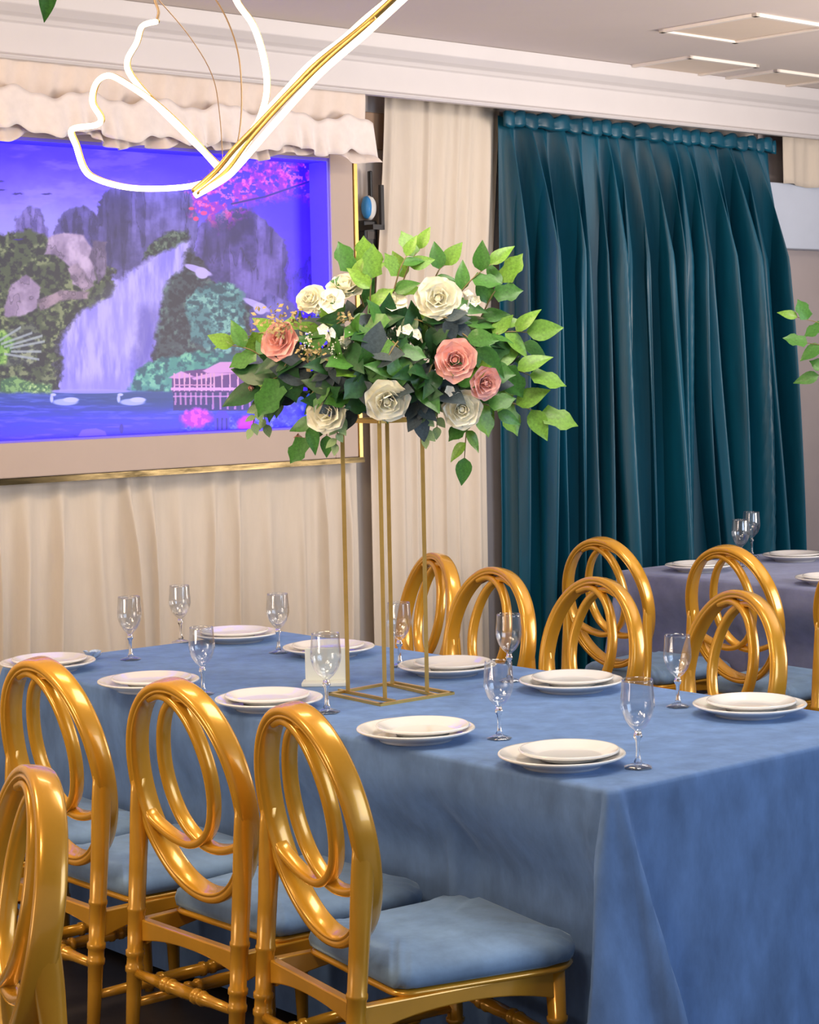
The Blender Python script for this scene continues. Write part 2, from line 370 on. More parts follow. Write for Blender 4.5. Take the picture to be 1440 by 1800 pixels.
# painted print, laid out over the panel
def vnoise(X, Y, sc_, seed, octv=4, ax=1.0):
    rs = np.random.RandomState(seed); G = rs.rand(256, 256).astype(np.float32); out = np.zeros(X.shape, np.float32); amp = 1; tot = 0
    x = X / sc_ * ax; y = Y / sc_
    for o_ in range(octv):
        xi = np.floor(x).astype(int); yi = np.floor(y).astype(int); fx = x - xi; fy = y - yi
        fx = fx * fx * (3 - 2 * fx); fy = fy * fy * (3 - 2 * fy)
        g = lambda a, b: G[a % 256, b % 256]
        out += amp * ((g(xi, yi) * (1 - fx) + g(xi + 1, yi) * fx) * (1 - fy) + (g(xi, yi + 1) * (1 - fx) + g(xi + 1, yi + 1) * fx) * fy)
        tot += amp; amp *= .55; x = x * 2.03 + 7; y = y * 2.03 + 3
    return out / tot
PW, PH = 920, 720
def paint():
    S, Z = np.meshgrid(np.linspace(sL, sI, PW), np.linspace(zI0, zI1, PH))
    Xw = W0.x + WD.x * S; Yw = W0.y + WD.y * S
    X, Y = proj_np(Xw, Yw, Z)
    N1 = vnoise(X, Y, 40, 1); N2 = vnoise(X, Y, 14, 2); N3 = vnoise(X, Y, 6, 3, 3); NV = vnoise(X, Y * .18, 9, 4); NH = vnoise(X * .12, Y, 5, 5)
    img = np.zeros(X.shape + (3,), np.float32)
    def col(c): return np.array(c, np.float32) / 255
    def put(mask, c):
        c = col(c) if isinstance(c, tuple) else c
        img[:] = img * (1 - mask[..., None]) + c * mask[..., None]
    def ss(a, b, x): t = np.clip((x - a) / (b - a), 0, 1); return t * t * (3 - 2 * t)
    def mix(a, b, t): return col(a) * (1 - t[..., None]) + col(b) * t[..., None]
    def poly(P, soft=2.0, wob=5.0):
        x = X + (N2 - .5) * wob * 2 + (N3 - .5) * wob; y = Y + (N1 - .5) * wob * 2 + (N3 - .5) * wob
        ins = np.zeros(X.shape, bool); dist = np.full(X.shape, 1e9, np.float32); n = len(P)
        for i in range(n):
            x1, y1 = P[i]; x2, y2 = P[(i + 1) % n]
            c = ((y1 > y) != (y2 > y)); c &= x < (x2 - x1) * (y - y1) / ((y2 - y1) + 1e-9) + x1
            ins ^= c
            dx, dy = x2 - x1, y2 - y1; t = np.clip(((x - x1) * dx + (y - y1) * dy) / (dx * dx + dy * dy + 1e-9), 0, 1)
            dist = np.minimum(dist, np.hypot(x - x1 - t * dx, y - y1 - t * dy))
        return np.where(ins, np.clip(.5 + dist / soft / 2, 0, 1), np.clip(.5 - dist / soft / 2, 0, 1)).astype(np.float32)
    def ell(cx, cy, rx, ry, soft=.15, wob=0.):
        r = np.hypot((X + (N2 - .5) * wob - cx) / rx, (Y + (N3 - .5) * wob - cy) / ry); return ss(1 + soft, 1 - soft, r)
    def rock(P, light, dark, seed, wob=6, vs=9, vert=.25):
        m_ = poly(P, 1.8, wob); n = vnoise(X, Y * vert, vs, seed); n2 = vnoise(X, Y, 22, seed + 50)
        cr = ss(.28, .72, n) * .6 + ss(.3, .7, n2) * .4
        put(m_, mix(dark, light, np.clip(cr, 0, 1)))
        ed = np.abs(n - .46); put(m_ * ss(.03, .0, ed) * .45, col(dark) * np.ones_like(img) * .5)
    def foliage(P, cs, seed, size=7, wob=12):
        m_ = poly(P, 3, wob); n = vnoise(X, Y, size, seed, 3); n2 = vnoise(X, Y, 24, seed + 9, 2)
        put(m_, mix(cs[0], cs[1], ss(.35, .6, n))); put(m_ * ss(.56, .68, n) * ss(.35, .6, n2), cs[2] if isinstance(cs[2], tuple) else cs[2])
    # sky
    t = np.clip((Y - 235) / 180, 0, 1)
    sky = mix((66, 28, 235), (158, 150, 245), ss(.1, .95, t + (N1 - .5) * .25 - np.clip((X - 150) / 500, 0, 1) * .75))
    img[:] = sky
    cl = ss(.50, .72, vnoise(X * .3, Y, 18, 11)); put(cl * .35 * (X < 330), (170, 150, 250))
    put(ss(430, 540, X) * .8, (62, 20, 225))
    # far rocks
    rock([(25, 440), (30, 385), (52, 362), (75, 368), (84, 400), (95, 440)], (140, 125, 205), (70, 60, 130), 21)
    rock([(95, 440), (105, 385), (125, 365), (150, 360), (180, 385), (200, 430), (190, 480), (120, 470)], (100, 90, 170), (40, 34, 85), 22)
    rock([(172, 480), (175, 355), (188, 333), (215, 325), (290, 330), (335, 336), (345, 352), (350, 400), (345, 440), (300, 470), (240, 500)], (122, 112, 190), (44, 38, 92), 23, vs=14, vert=.15)
    put(poly([(185, 345), (225, 332), (240, 470), (190, 470)], 12, 8) * .55, (30, 26, 70))
    rock([(345, 480), (350, 400), (372, 378), (410, 365), (440, 368), (470, 385), (500, 420), (520, 480), (535, 545), (500, 575), (430, 575), (370, 540)], (128, 110, 205), (40, 30, 95), 24, vs=16, vert=.16)
    put(poly([(395, 372), (450, 366), (440, 410), (385, 450), (352, 470), (360, 410)], 8, 8) * .6, (34, 26, 80))
    rock([(515, 575), (505, 470), (520, 440), (535, 470), (552, 440), (560, 560)], (90, 50, 220), (50, 20, 170), 25)
    # foliage banks
    foliage([(-120, 400), (0, 415), (60, 405), (110, 440), (200, 470), (210, 520), (150, 570), (105, 640), (105, 690), (-120, 690)], [(26, 30, 34), (66, 82, 48), (128, 140, 88)], 31, 8)
    foliage([(270, 470), (300, 420), (345, 440), (380, 500), (350, 600), (290, 640), (262, 620), (285, 540)], [(18, 20, 30), (46, 50, 62), (98, 104, 110)], 32, 7)
    foliage([(285, 470), (330, 470), (380, 500), (480, 560), (520, 600), (520, 690), (290, 690), (270, 640)], [(22, 26, 40), (50, 66, 70), (80, 110, 100)], 33, 8)
    foliage([(255, 455), (268, 430), (300, 405), (335, 405), (330, 430), (300, 445)], [(24, 34, 34), (60, 84, 60), (100, 120, 90)], 34, 6, 6)
    foliage([(330, 525), (350, 505), (400, 495), (435, 510), (432, 560), (440, 610), (390, 625), (340, 600)], [(34, 74, 82), (74, 134, 132), (128, 190, 172)], 35, 7, 8)
    rock([(440, 545), (480, 515), (520, 535), (540, 570), (520, 600), (450, 600)], (120, 110, 200), (60, 50, 130), 36)
    # pale boulders
    rock([(82, 448), (88, 418), (115, 408), (150, 412), (168, 440), (172, 490), (158, 505), (130, 500), (128, 470), (100, 448)], (214, 190, 216), (110, 92, 120), 41, 3, 22, .6)
    rock([(160, 450), (168, 422), (190, 425), (190, 480), (176, 498), (170, 470)], (170, 150, 180), (80, 66, 96), 42, 3, 18, .5)
    rock([(10, 540), (22, 500), (50, 482), (75, 505), (70, 540), (40, 556), (12, 556)], (190, 168, 196), (120, 100, 128), 43, 3, 24, .7)
    rock([(70, 525), (110, 510), (160, 512), (158, 524), (110, 530), (75, 545)], (176, 150, 160), (90, 74, 90), 44, 3, 16, .8)
    rock([(122, 470), (140, 462), (168, 500), (150, 512), (128, 490)], (196, 170, 190), (100, 84, 104), 45, 3, 18, .8)
    foliage([(-120, 560), (10, 580), (60, 560), (75, 600), (60, 640), (-120, 650)], [(44, 52, 52), (92, 104, 80), (150, 160, 120)], 46, 6)
    foliage([(105, 600), (128, 560), (170, 530), (160, 560), (120, 600), (112, 690), (100, 690)], [(20, 22, 34), (44, 46, 60), (70, 70, 84)], 47, 6)
    # waterfall
    st = ss(.25, .8, NV); fall = mix((138, 128, 238), (196, 186, 255), st)
    put(poly([(338, 422), (322, 424), (300, 440), (255, 462), (225, 478), (205, 500), (200, 520), (150, 545), (125, 575), (110, 605), (112, 640), (110, 692), (218, 692), (255, 660), (272, 610), (285, 545), (292, 505), (322, 470)], 4, 6), fall)
    put(poly([(200, 510), (285, 505), (262, 570), (230, 640), (160, 600), (150, 560)], 20, 6) * .4, (190, 180, 255))
    put(poly([(250, 540), (285, 540), (268, 640), (235, 660)], 10, 6) * .45, (60, 50, 150))
    put(poly([(118, 670), (220, 665), (240, 690), (110, 692)], 10, 3) * .7, (150, 140, 245))
    # right trees by the water
    foliage([(228, 692), (240, 655), (262, 640), (290, 628), (350, 618), (420, 622), (440, 660), (330, 690)], [(24, 90, 96), (60, 150, 130), (120, 205, 160)], 51, 8, 6)
    # lake
    lk = mix((34, 66, 150), (64, 40, 235), ss(690, 790, Y + (NH - .5) * 50)); lk = lk * (1 - .0) + (ss(.5, .75, NH) * .12)[..., None]
    put(ss(686, 692, Y + (NH - .5) * 6), lk)
    put(ss(686, 692, Y) * ss(735, 700, Y) * ss(60, 260, X) * .55, (22, 70, 100))
    put(ell(160, 688, 75, 4) * .8, (170, 160, 250))
    foliage([(0, 690), (5, 668), (30, 662), (60, 672), (95, 676), (92, 692)], [(60, 110, 60), (130, 180, 90), (190, 220, 130)], 52, 5, 4)
    foliage([(-40, 650), (-30, 585), (10, 580), (30, 600), (10, 640)], [(60, 110, 40), (120, 180, 60), (170, 210, 100)], 53, 6, 6)
    for (x1, y1, x2, y2) in [(10, 610, 78, 590), (20, 612, 82, 600), (22, 618, 76, 618), (10, 622, 72, 632), (5, 605, 60, 585), (0, 600, 40, 575)]:
        d = np.abs((X - x1) * (y2 - y1) - (Y - y1) * (x2 - x1)) / math.hypot(x2 - x1, y2 - y1); put(ss(3.2, 1, d) * (X > x1) * (X < x2) * .8, (176, 190, 190))
    # swans
    for cx in (118, 236):
        put(ell(cx, 707, 22, 6, .2), (170, 180, 235)); put(ell(cx + 10, 703, 14, 4.5, .2), (196, 200, 248)); put(ell(cx - 24, 701, 3, 7, .3), (190, 196, 245)); put(ell(cx - 21, 694, 5, 2.6, .3), (200, 205, 250))
    # boat
    put(poly([(128, 764), (145, 768), (200, 770), (240, 762), (228, 775), (145, 776)], 1, 1), (50, 36, 130)); put(poly([(140, 768), (148, 756), (172, 753), (188, 758), (192, 769)], 1, 1), (110, 84, 190)); put(ell(217, 754, 4, 9, .2), (50, 34, 120))
    # birds
    for (x, y) in ((2, 318), (4, 333), (34, 340), (85, 340), (35, 420)): put(ell(x, y, 9, 1.6, .4, 4), (40, 20, 120))
    for (x, y, a) in ((352, 474, -.35), (455, 536, -.45)):
        xr = (X - x) * cos(a) - (Y - y) * sin(a); yr = (X - x) * sin(a) + (Y - y) * cos(a)
        put(ss(1.15, .85, np.hypot(xr / 26, yr / 6)), (186, 170, 240)); put(ss(1.15, .85, np.hypot((xr - 8) / 12, (yr - 3) / 10)), (200, 186, 246))
    # pavilion and reflection
    put(poly([(306, 662), (330, 652), (445, 640), (445, 692), (306, 690)], 1, .5), (96, 44, 120))
    for (P) in ([(300, 664), (322, 652), (346, 662), (318, 666)], [(340, 664), (375, 655), (420, 656), (345, 668)], [(360, 652), (390, 636), (430, 636), (450, 648), (452, 654), (368, 656)], ): put(poly(P, 1, .6), (226, 158, 216))
    for x in list(range(310, 345, 9)) + list(range(350, 376, 8)) + [380, 394, 408, 422, 436]: put((np.abs(X - x) < 1.4) * (Y > 656) * (Y < 688) * 1., (234, 170, 200))
    put((np.abs(Y - 684) < 2.6) * (X > 304) * (X < 452) * 1., (236, 170, 214)); put((np.abs(Y - 677) < 1) * (X > 310) * (X < 380) * 1., (220, 150, 190))
    put((Y > 688) * (Y < 722) * (X > 308) * (X < 452) * .75, (40, 26, 90))
    for x in list(range(312, 372, 9)) + list(range(378, 450, 13)): put((np.abs(X - x) < 1.8) * (Y > 690) * (Y < 712 + (x > 372) * 8) * .8, (214, 140, 190))
    put((np.abs(Y - 697) < 1.4) * (X > 308) * (X < 452) * .8, (226, 150, 200))
    # lotus bank and lantern
    foliage([(300, 790), (330, 750), (380, 730), (452, 720), (560, 700), (560, 790)], [(30, 30, 170), (60, 70, 225), (120, 130, 250)], 61, 8)
    put(ell(349, 735, 27, 16, .25, 10), mix((190, 24, 190), (240, 70, 220), ss(.4, .6, N3))); put(ell(436, 746, 15, 14, .25, 8), (214, 24, 190))
    put(poly([(380, 732), (388, 722), (400, 722), (407, 732), (405, 768), (382, 768)], 1, .5), (70, 50, 190)); [put((np.abs(X - x) < 1.6) * (Y > 735) * (Y < 765) * 1., (30, 16, 110)) for x in (386, 394, 402)]
    # blossoms and branch
    bm_ = poly([(345, 350), (375, 318), (430, 285), (560, 280), (560, 345), (500, 340), (460, 350), (430, 378), (390, 380), (355, 372)], 14, 26)
    put(bm_ * ss(.44, .56, N2), mix((150, 20, 190), (238, 50, 150), ss(.4, .62, N3))); put(bm_ * ss(.60, .7, N3) * .8, (250, 110, 200))
    for (x1, y1, x2, y2) in [(410, 358, 470, 345), (470, 345, 555, 316)]:
        d = np.abs((X - x1) * (y2 - y1) - (Y - y1) * (x2 - x1)) / math.hypot(x2 - x1, y2 - y1); put(ss(2.4, .8, d) * (X > x1) * (X < x2), (40, 10, 120))
    put(ell(348, 384, 5, 4), (250, 60, 120)); put(ell(362, 374, 6, 4), (250, 60, 140)); put(ell(340, 366, 5, 3), (240, 50, 110))
    out = np.clip(img * .92 + np.array([.50, .44, .92], np.float32) * .08 * (Y < 700)[..., None] + img * .08 * (Y >= 700)[..., None], 0, 1)
    px = np.ones((PH, PW, 4), np.float32); px[..., :3] = out
    im = bpy.data.images.new('waterfall_print', PW, PH); im.colorspace_settings.name = 'sRGB'
    im.pixels.foreach_set(px.ravel()); im.update(); im.pack()
    return im
IMG = paint()
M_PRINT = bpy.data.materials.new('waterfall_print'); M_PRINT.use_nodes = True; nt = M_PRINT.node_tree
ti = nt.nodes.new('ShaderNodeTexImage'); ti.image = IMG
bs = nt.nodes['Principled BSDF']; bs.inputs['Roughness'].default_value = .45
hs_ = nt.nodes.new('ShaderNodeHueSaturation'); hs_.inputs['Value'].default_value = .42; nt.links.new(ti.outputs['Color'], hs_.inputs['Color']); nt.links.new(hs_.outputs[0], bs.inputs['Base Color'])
nt.links.new(ti.outputs['Color'], bs.inputs['Emission Color']); bs.inputs['Emission Strength'].default_value = .45   # glow added to a print that only the strips light
pr = obj('glowing_print', [W(sL, -.012, zI0), W(sI, -.012, zI0), W(sI, -.012, zI1), W(sL, -.012, zI1)], [(0, 1, 2, 3)], M_PRINT, pic, False)
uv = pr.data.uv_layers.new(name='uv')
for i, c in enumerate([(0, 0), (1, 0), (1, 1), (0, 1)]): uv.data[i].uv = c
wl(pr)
# blue LED strips hidden inside the recess edge
def strip(a, b, aim, p):
    mid = (a + b) / 2; l = bpy.data.lights.new('blue_led_strip', 'AREA'); l.shape = 'RECTANGLE'; l.size = (b - a).length; l.size_y = .012; l.energy = p; l.color = (.018, .006, 1.0)
    o = bpy.data.objects.new('blue_led_strip', l); C.objects.link(o); o.location = mid
    z = -(aim.normalized()); x = (b - a).normalized(); y = z.cross(x)
    o.rotation_euler = Matrix((x, y, z)).transposed().to_euler()
st_n = NF - .012
strip(W(sL + .03, st_n, zI1 - .02), W(sI - .03, st_n, zI1 - .02), -WN * 1.0 + Vector((0, 0, -.45)), 5)
strip(W(sL + .03, st_n, zI0 + .015), W(sI - .03, st_n, zI0 + .015), -WN * 1.0 + Vector((0, 0, .45)), 2.5)
strip(W(sI - .10, st_n, zI0 + .03), W(sI - .10, st_n, zI1 - .03), WD * 1.0 - WN * .35, 1.0)
strip(W(sL + .10, st_n, zI0 + .03), W(sL + .10, st_n, zI1 - .03), -WD * 1.0 - WN * .35, 3)

# ---------------------------------------------------------------- sheer valance over the picture
NV_ = .235
val = thing('sheer_valance', 'ruffled white sheer valance hanging above the waterfall picture', 'valance', (0, 0, 0))
sv1, zv1 = wp(643, 262, NV_); sv0 = wp(0, 225, NV_)[0] - .9
zv0 = wp(0, 226, NV_)[1]; zbv = (zv1 + zv0) / 2 - .035
v = []; f = []; ns, nz = 420, 30
for j in range(nz + 1):
    k = j / nz
    for i in range(ns + 1):
        t = i / ns; s = sv0 + (sv1 - sv0) * t
        pucker = .009 * sin(s * 31 + 1.5 * sin(s * 7)) + .010 * sin(s * 67 + 4 * k)
        low = max(0, k - .72) / .28
        ruff = .018 * low * sin(s * 74 + 5 * sin(s * 9)) 
        flare = .05 * low * max(0, (t - .96) / .04)
        zz = (ZC - .004) * (1 - k) + (zbv + .018 * sin(s * 11) + .012 * sin(s * 29)) * k
        v.append(W(s + flare, NV_ + pucker * (.3 + .7 * k) + ruff + .03 * low, zz))
for j in range(nz):
    for i in range(ns): a = j * (ns + 1) + i; f.append((a, a + 1, a + ns + 2, a + ns + 1))
o = obj('gathered_drop', v, f, M_VOILE, val); md = o.modifiers.new('t', 'SOLIDIFY'); md.thickness = .0015
v = []; f = []; nz = 8
for j in range(nz + 1):
    k = j / nz
    for i in range(ns + 1):
        t = i / ns; s = sv0 + (sv1 - sv0) * t
        v.append(W(s, NV_ + .045 + .02 * k + .014 * k * sin(s * 60 + 3 * sin(s * 13)), zbv + .15 - .135 * k + .014 * sin(s * 21 + 1) + .006 * sin(s * 60)))
for j in range(nz):
    for i in range(ns): a = j * (ns + 1) + i; f.append((a, a + 1, a + ns + 2, a + ns + 1))
o = obj('ruffle', v, f, M_SHEERW, val); md = o.modifiers.new('t', 'SOLIDIFY'); md.thickness = .0015
# small valance on the right above the bulkhead
v = []; f = []
sx0 = sB - .01
for j in range(9):
    k = j / 8
    for i in range(201):
        t = i / 200; s = sx0 + 2.6 * t; v.append(W(s, .125 + .010 * sin(s * 24) * (.3 + k) + .006 * sin(s * 61), (zb2 + .06) * (1 - k) + (zb1 - .012 + .006 * sin(s * 17)) * k))
for j in range(8):
    for i in range(200): a = j * 201 + i; f.append((a, a + 1, a + 202, a + 201))
o = obj('beige_valance', v, f, M_SHEER); md = o.modifiers.new('t', 'SOLIDIFY'); md.thickness = .002
tag(o, 'beige fabric strip above the white bulkhead right of the teal curtain', 'valance')

# ---------------------------------------------------------------- small things in the gap beside the picture
def gap_box(name, x0, y0, x1, y1, n, th, m, label, cat):
    a, z1_ = wp(x0, y0, n); b, z0_ = wp(x1, y1, n)
    o = obj(name, *wbox(a, b, n - th, n, z0_, z1_), m, None, False); bevel(o, .004); return tag(o, label, cat)
gap_box('brown_board', 640, 196, 690, 264, 0.0, .025, M_BROWN, 'brown board high on the wall beside the white valance', 'board')
gap_box('black_rod', 651, 300, 656, 350, .02, .02, M_BLACK, 'thin black upright rod above the blue and white disc', 'rod')
a, zt = wp(668, 325, .11); b, zb_ = wp(675, 404, .11)
m = MB(); m.add(*wbox(a, b, .10, .115, zb_, zt)); m.add(*wbox(a - .03, b, .10, .115, zb_, zb_ + .02))
m.add(*wbox(a - .045, a - .03, -.03, .115, zb_, zb_ + .02))
tag(m.build('bracket', M_BLACK), 'black angled bracket in front of the white curtain edge', 'bracket')
s_, z_ = wp(647, 365, .01)
disc = thing('round_disc', 'small round blue and white disc above the black box', 'disc', tuple(W(s_, .005, z_)))
v, f = lathe([(.0, -.02), (.03, -.02), (.048, -.008), (.05, .006), (.04, .018), (.0, .022)], 32)
R_ = Matrix((WD, Vector((0, 0, 1)), WN)).transposed()
o = obj('casing', [R_ @ Vector((p[0] * .6 + .010, p[1] * 1., p[2])) for p in v], f, M_WHITEP, disc)
o = obj('blue_cover', [R_ @ Vector((p[0] * .34 - .014, p[1] * .92, p[2] + .010)) for p in v], f, M_BLUEP, disc)
obj('mount', *box(-WN * .024, .012, .012, .016, (WD, Vector((0, 0, 1)), WN)), M_BLACK, disc, False)
a, z1_ = wp(637, 387, .01); b, z0_ = wp(662, 440, .01)
bx = thing('black_box', 'small black box on the wall with a hanging cable', 'box', tuple(W((a + b) / 2, -.002, (z0_ + z1_) / 2)))
hw, hh = (b - a) / 2, (z1_ - z0_) / 2
bevel(obj('case', *box((0, 0, 0), hw * 2, hh * 2, .045, (WD, Vector((0, 0, 1)), WN)), M_BLACK, bx, False), .006)
obj('label_plate', *box(WN * .0235, hw * 1.2, hh * .5, .002, (WD, Vector((0, 0, 1)), WN)), mat('dark_plate', (.05, .04, .035), .3, var=.1), bx, False)
obj('cable', *tube(smooth_path([WD * .02 + Vector((0, 0, -hh)), WD * .03 + Vector((0, 0, -hh - .15)), WD * .0 + Vector((0, 0, -hh - .4)), WD * .02 + Vector((0, 0, -hh - .8))], 6), .0035, 6), M_BLACK, bx)

# ================================================================ TABLES
ZT_ = .76
EL = Vector((-.646, .763, 0)); EE = Vector((.763, .646, 0))
chairs = [
    (-.8276, 4.6317, .7128, 'gold loop-back chair, leftmost full back in the near row at the blue table'),
    (-.4796, 4.2783, .716, 'gold loop-back chair, middle one of the near row at the blue table'),
    (-.1964, 3.9336, .535, 'gold loop-back chair with whole seat visible, rightmost of the near row'),
    (-.67, 3.32, 3.55, 'gold loop-back chair at the lower left corner, nearest the camera'),
    (-1.17, 4.99, .71, 'gold loop-back chair mostly beyond the left edge, only its blue seat peeking through'),
    (.7317, 7.4617, .7636, 'gold loop-back chair left of the rear table, its top against the teal curtain'),
    (1.1346, 7.0466, .7142, 'gold loop-back chair in front of the rear table cloth, under the pair of glasses'),
    (1.515, 6.66, .72, 'gold loop-back chair cut off by the right frame edge'),
    (.8974, 5.6438, 3.6884, 'gold loop-back chair across the front table behind the far right plates'),
    (.5389, 6.0571, 3.8125, 'gold loop-back chair across the front table, second from the right'),
    (.2433, 6.403, 3.7905, 'gold loop-back chair across the front table, right of the flower stand poles'),
    (.055, 6.93, 3.5732, 'gold loop-back chair directly behind the flower stand right pole'),
]
def tablecloth(name, c, L, Wd_, m, label, group, zt=ZT_, wob=1.0, flare=1.0, seed=1):
    rnd = random.Random(seed)
    # perimeter starting at near corner c: along EL (long side), back, other side, end
    r = .012; cor = [(0, 0), (L, 0), (L, Wd_), (0, Wd_)]   # coords (along EL, along EE)
    per = []   # (point(a,b), normal(a,b), q distance to nearest corner signed by perimeter, corner idx)
    def side(p0, p1, nrm, n):
        for i in range(n):
            t = (i + .5) / n; per.append(((p0[0] + (p1[0] - p0[0]) * t, p0[1] + (p1[1] - p0[1]) * t), nrm))
    nL, nW, nC = 150, 64, 30
    def arc(cx, cy, a0, a1, rr):
        for i in range(nC + 1):
            a = a0 + (a1 - a0) * i / nC; per.append(((cx + rr * cos(a), cy + rr * sin(a)), (cos(a), sin(a))))
    R2 = .03
    side((R2, 0), (L - R2, 0), (0, -1), nL); arc(L - R2, R2, -PI / 2, 0, R2)
    side((L, R2), (L, Wd_ - R2), (1, 0), nW); arc(L - R2, Wd_ - R2, 0, PI / 2, R2)
    side((L - R2, Wd_), (R2, Wd_), (0, 1), nL); arc(R2, Wd_ - R2, PI / 2, PI, R2)
    side((0, Wd_ - R2), (0, R2), (-1, 0), nW); arc(R2, R2, PI, 1.5 * PI, R2)
    n = len(per); v = []; f = []
    # arc-length and centre of each corner arc
    arcs = [nL + nC // 2, nL + nC + 1 + nW + nC // 2, 2 * nL + 2 * nC + 2 + nW + nC // 2, 2 * nL + 3 * nC + 3 + 2 * nW + nC // 2]
    P = np.array([p[0] for p in per]); d = np.linalg.norm(np.roll(P, -1, 0) - P, axis=1); S = np.concatenate([[0], np.cumsum(d)[:-1]]); T = S[-1] + d[-1]
    rows = [(-.022, 0), (-.008, -.0015), (-.002, -.005), (0, -.012)] + [(0, -(.012 + (zt - .035) * (k / 26) ** 1.15)) for k in range(1, 27)]
    for (inn, dz) in rows:
        drop = -dz
        for i, (p, nr) in enumerate(per):
            off = inn
            for ci, ai in enumerate(arcs):
                q = (S[i] - S[ai] + T / 2) % T - T / 2
                w = .030 + .21 * drop * flare
                if abs(q) < w * 2.2:
                    u = -q / w if ci in (1, 3) else q / w
                    g = lambda c_, s_: math.exp(-((u - c_) / s_) ** 2)
                    lob = .95 * g(-.22, .26) + .85 * g(.62, .30) + .50 * g(.2, .5) + .42 * g(-.95, .22) - .30 * g(-.62, .12)
                    off += lob * .24 * drop * flare
            if drop > .012:
                off += wob * min(1, drop * 4) * (.004 * sin(S[i] * 19 + 1.3 * sin(S[i] * 5) + seed) + .003 * sin(S[i] * 43 + 3 * drop)) + .004 * min(1, drop * 3)
            a_, b_ = p[0] + nr[0] * off, p[1] + nr[1] * off
            w_ = c + EL * a_ + EE * b_; z_ = zt + dz
            if z_ < .70:
                kz = min(1, (.70 - z_) / .21); kz = kz * kz * (3 - 2 * kz)
                for (x_, y_, yw, _l) in chairs:
                    F = Vector((cos(yw), sin(yw), 0)); Rr = Vector((-sin(yw), cos(yw), 0)); rel = w_ - Vector((x_, y_, 0))
                    lx, ly = rel.dot(F), abs(rel.dot(Rr))
                    if 0 < lx < .56 and ly < .34:
                        need = (.530 - 1.1 * max(0, ly - .235)) - lx
                        if need > 0: w_ = w_ + F * need * kz
            v.append((w_.x, w_.y, z_))
    m_ = len(rows)
    for j in range(m_ - 1):
        for i in range(n):
            k = (i + 1) % n; f.append((j * n + i, j * n + k, (j + 1) * n + k, (j + 1) * n + i))
    f.append(tuple(reversed(range(n))))
    o = obj(name, v, f, m)
    return tag(o, label, 'tablecloth')
def table(c, L, Wd_, label):
    mid = c + EL * L / 2 + EE * Wd_ / 2
    t = thing('banquet_table', label, 'table', (mid.x, mid.y, 0), math.atan2(EL.y, EL.x))
    bevel(obj('tabletop', *box((0, 0, ZT_ - .018), L - .02, Wd_ - .02, .028), M_BROWN, t, False), .004)
    for i in (-1, 1):
        for j in (-1, 1): obj('leg', *lathe([(.022, 0), (.022, .03), (.028, .05), (.028, ZT_ - .035)], 12), M_BLACK, t).location = (i * (L / 2 - .20), j * (Wd_ / 2 - .26), 0)
C1 = Vector((.386, 3.930, 0)); C2L = Vector((.815, 8.04, 0)); C2 = C2L - EL * 2.4
table(C1, 2.45, 1.0, 'long front table hidden under the blue velvet cloth'); table(C2, 2.4, 1.0, 'second table at the right rear hidden under the grey blue cloth')
tablecloth('tablecloth', C1, 2.45, 1.0, M_CLOTH, 'blue velvet floor-length cloth over the long front table', None)
tablecloth('tablecloth', C2, 2.4, 1.0, M_CLOTH2, 'greyish blue velvet cloth over the rear table by the teal curtain', None, flare=.6, seed=4)

# ---------------------------------------------------------------- plates
def plate_mesh(name, R, foot, h):
    prof = [(foot - .006, .003), (foot - .004, 0), (foot, 0), (foot + .002, .004), (R * .70, .008), (R * .96, h - .003), (R, h), (R + .001, h + .002), (R - .001, h + .0045), (R * .96, h + .0035), (R * .74, h * .62), (R * .66, h * .42), (R * .6, h * .38), (0, h * .36)]
    prof = [(0, .004)] + prof
    v, f = lathe(prof, 56); me = bpy.data.meshes.new(name); me.from_pydata(v, [], f); me.materials.append(M_CHINA)
    me.polygons.foreach_set('use_smooth', [True] * len(me.polygons)); me.update(); return me
ME_DIN = plate_mesh('dinner_plate', .134, .084, .024); ME_SAL = plate_mesh('side_plate', .106, .062, .017)
def put_plate(me, name, p, z, label, grp):
    o = bpy.data.objects.new(name, me); C.objects.link(o); o.location = (p.x, p.y, z); return tag(o, label, 'plate', grp)
plates = [  # lower centre px, upper centre px, where
    ((987.5, 1329), (1006, 1319), 'at the front corner of the blue table'),
    ((731, 1284), (743, 1277), 'in front of the gold flower stand'),
    ((1318, 1241), (1321, 1234), 'at the far right edge of the front table'),
    ((261, 1199), (266, 1193), 'behind the second gold chair from left in the near row'),
    ((473, 1231), (469, 1222), 'behind the rightmost chair of the near row'),
    ((578, 1140), (577, 1135), 'behind the white card holder'),
    ((415, 1115), (412, 1110), 'at the back end of the front table, farthest one'),
    ((84, 1166), (87, 1159), 'at the far left, beside the pale blue flower'),
    ((1004, 1199), (1009, 1190), 'beside the two middle far-side chairs'),
    ((786, 1172), (797, 1165), 'just right of the gold flower stand poles')]
for (a, b, w) in plates:
    p = at_z(a[0], a[1], ZT_ + .02); q = at_z(b[0], b[1], ZT_ + .028)
    d = (Vector((q.x, q.y)) - Vector((p.x, p.y)));
    if d.length > .021: d *= .021 / d.length
    put_plate(ME_DIN, 'dinner_plate', p, ZT_, 'large white dinner plate ' + w, 'dinner plates')
    put_plate(ME_SAL, 'side_plate', Vector((p.x + d.x, p.y + d.y, 0)), ZT_ + .0130, 'small white plate on top, ' + w, 'side plates')
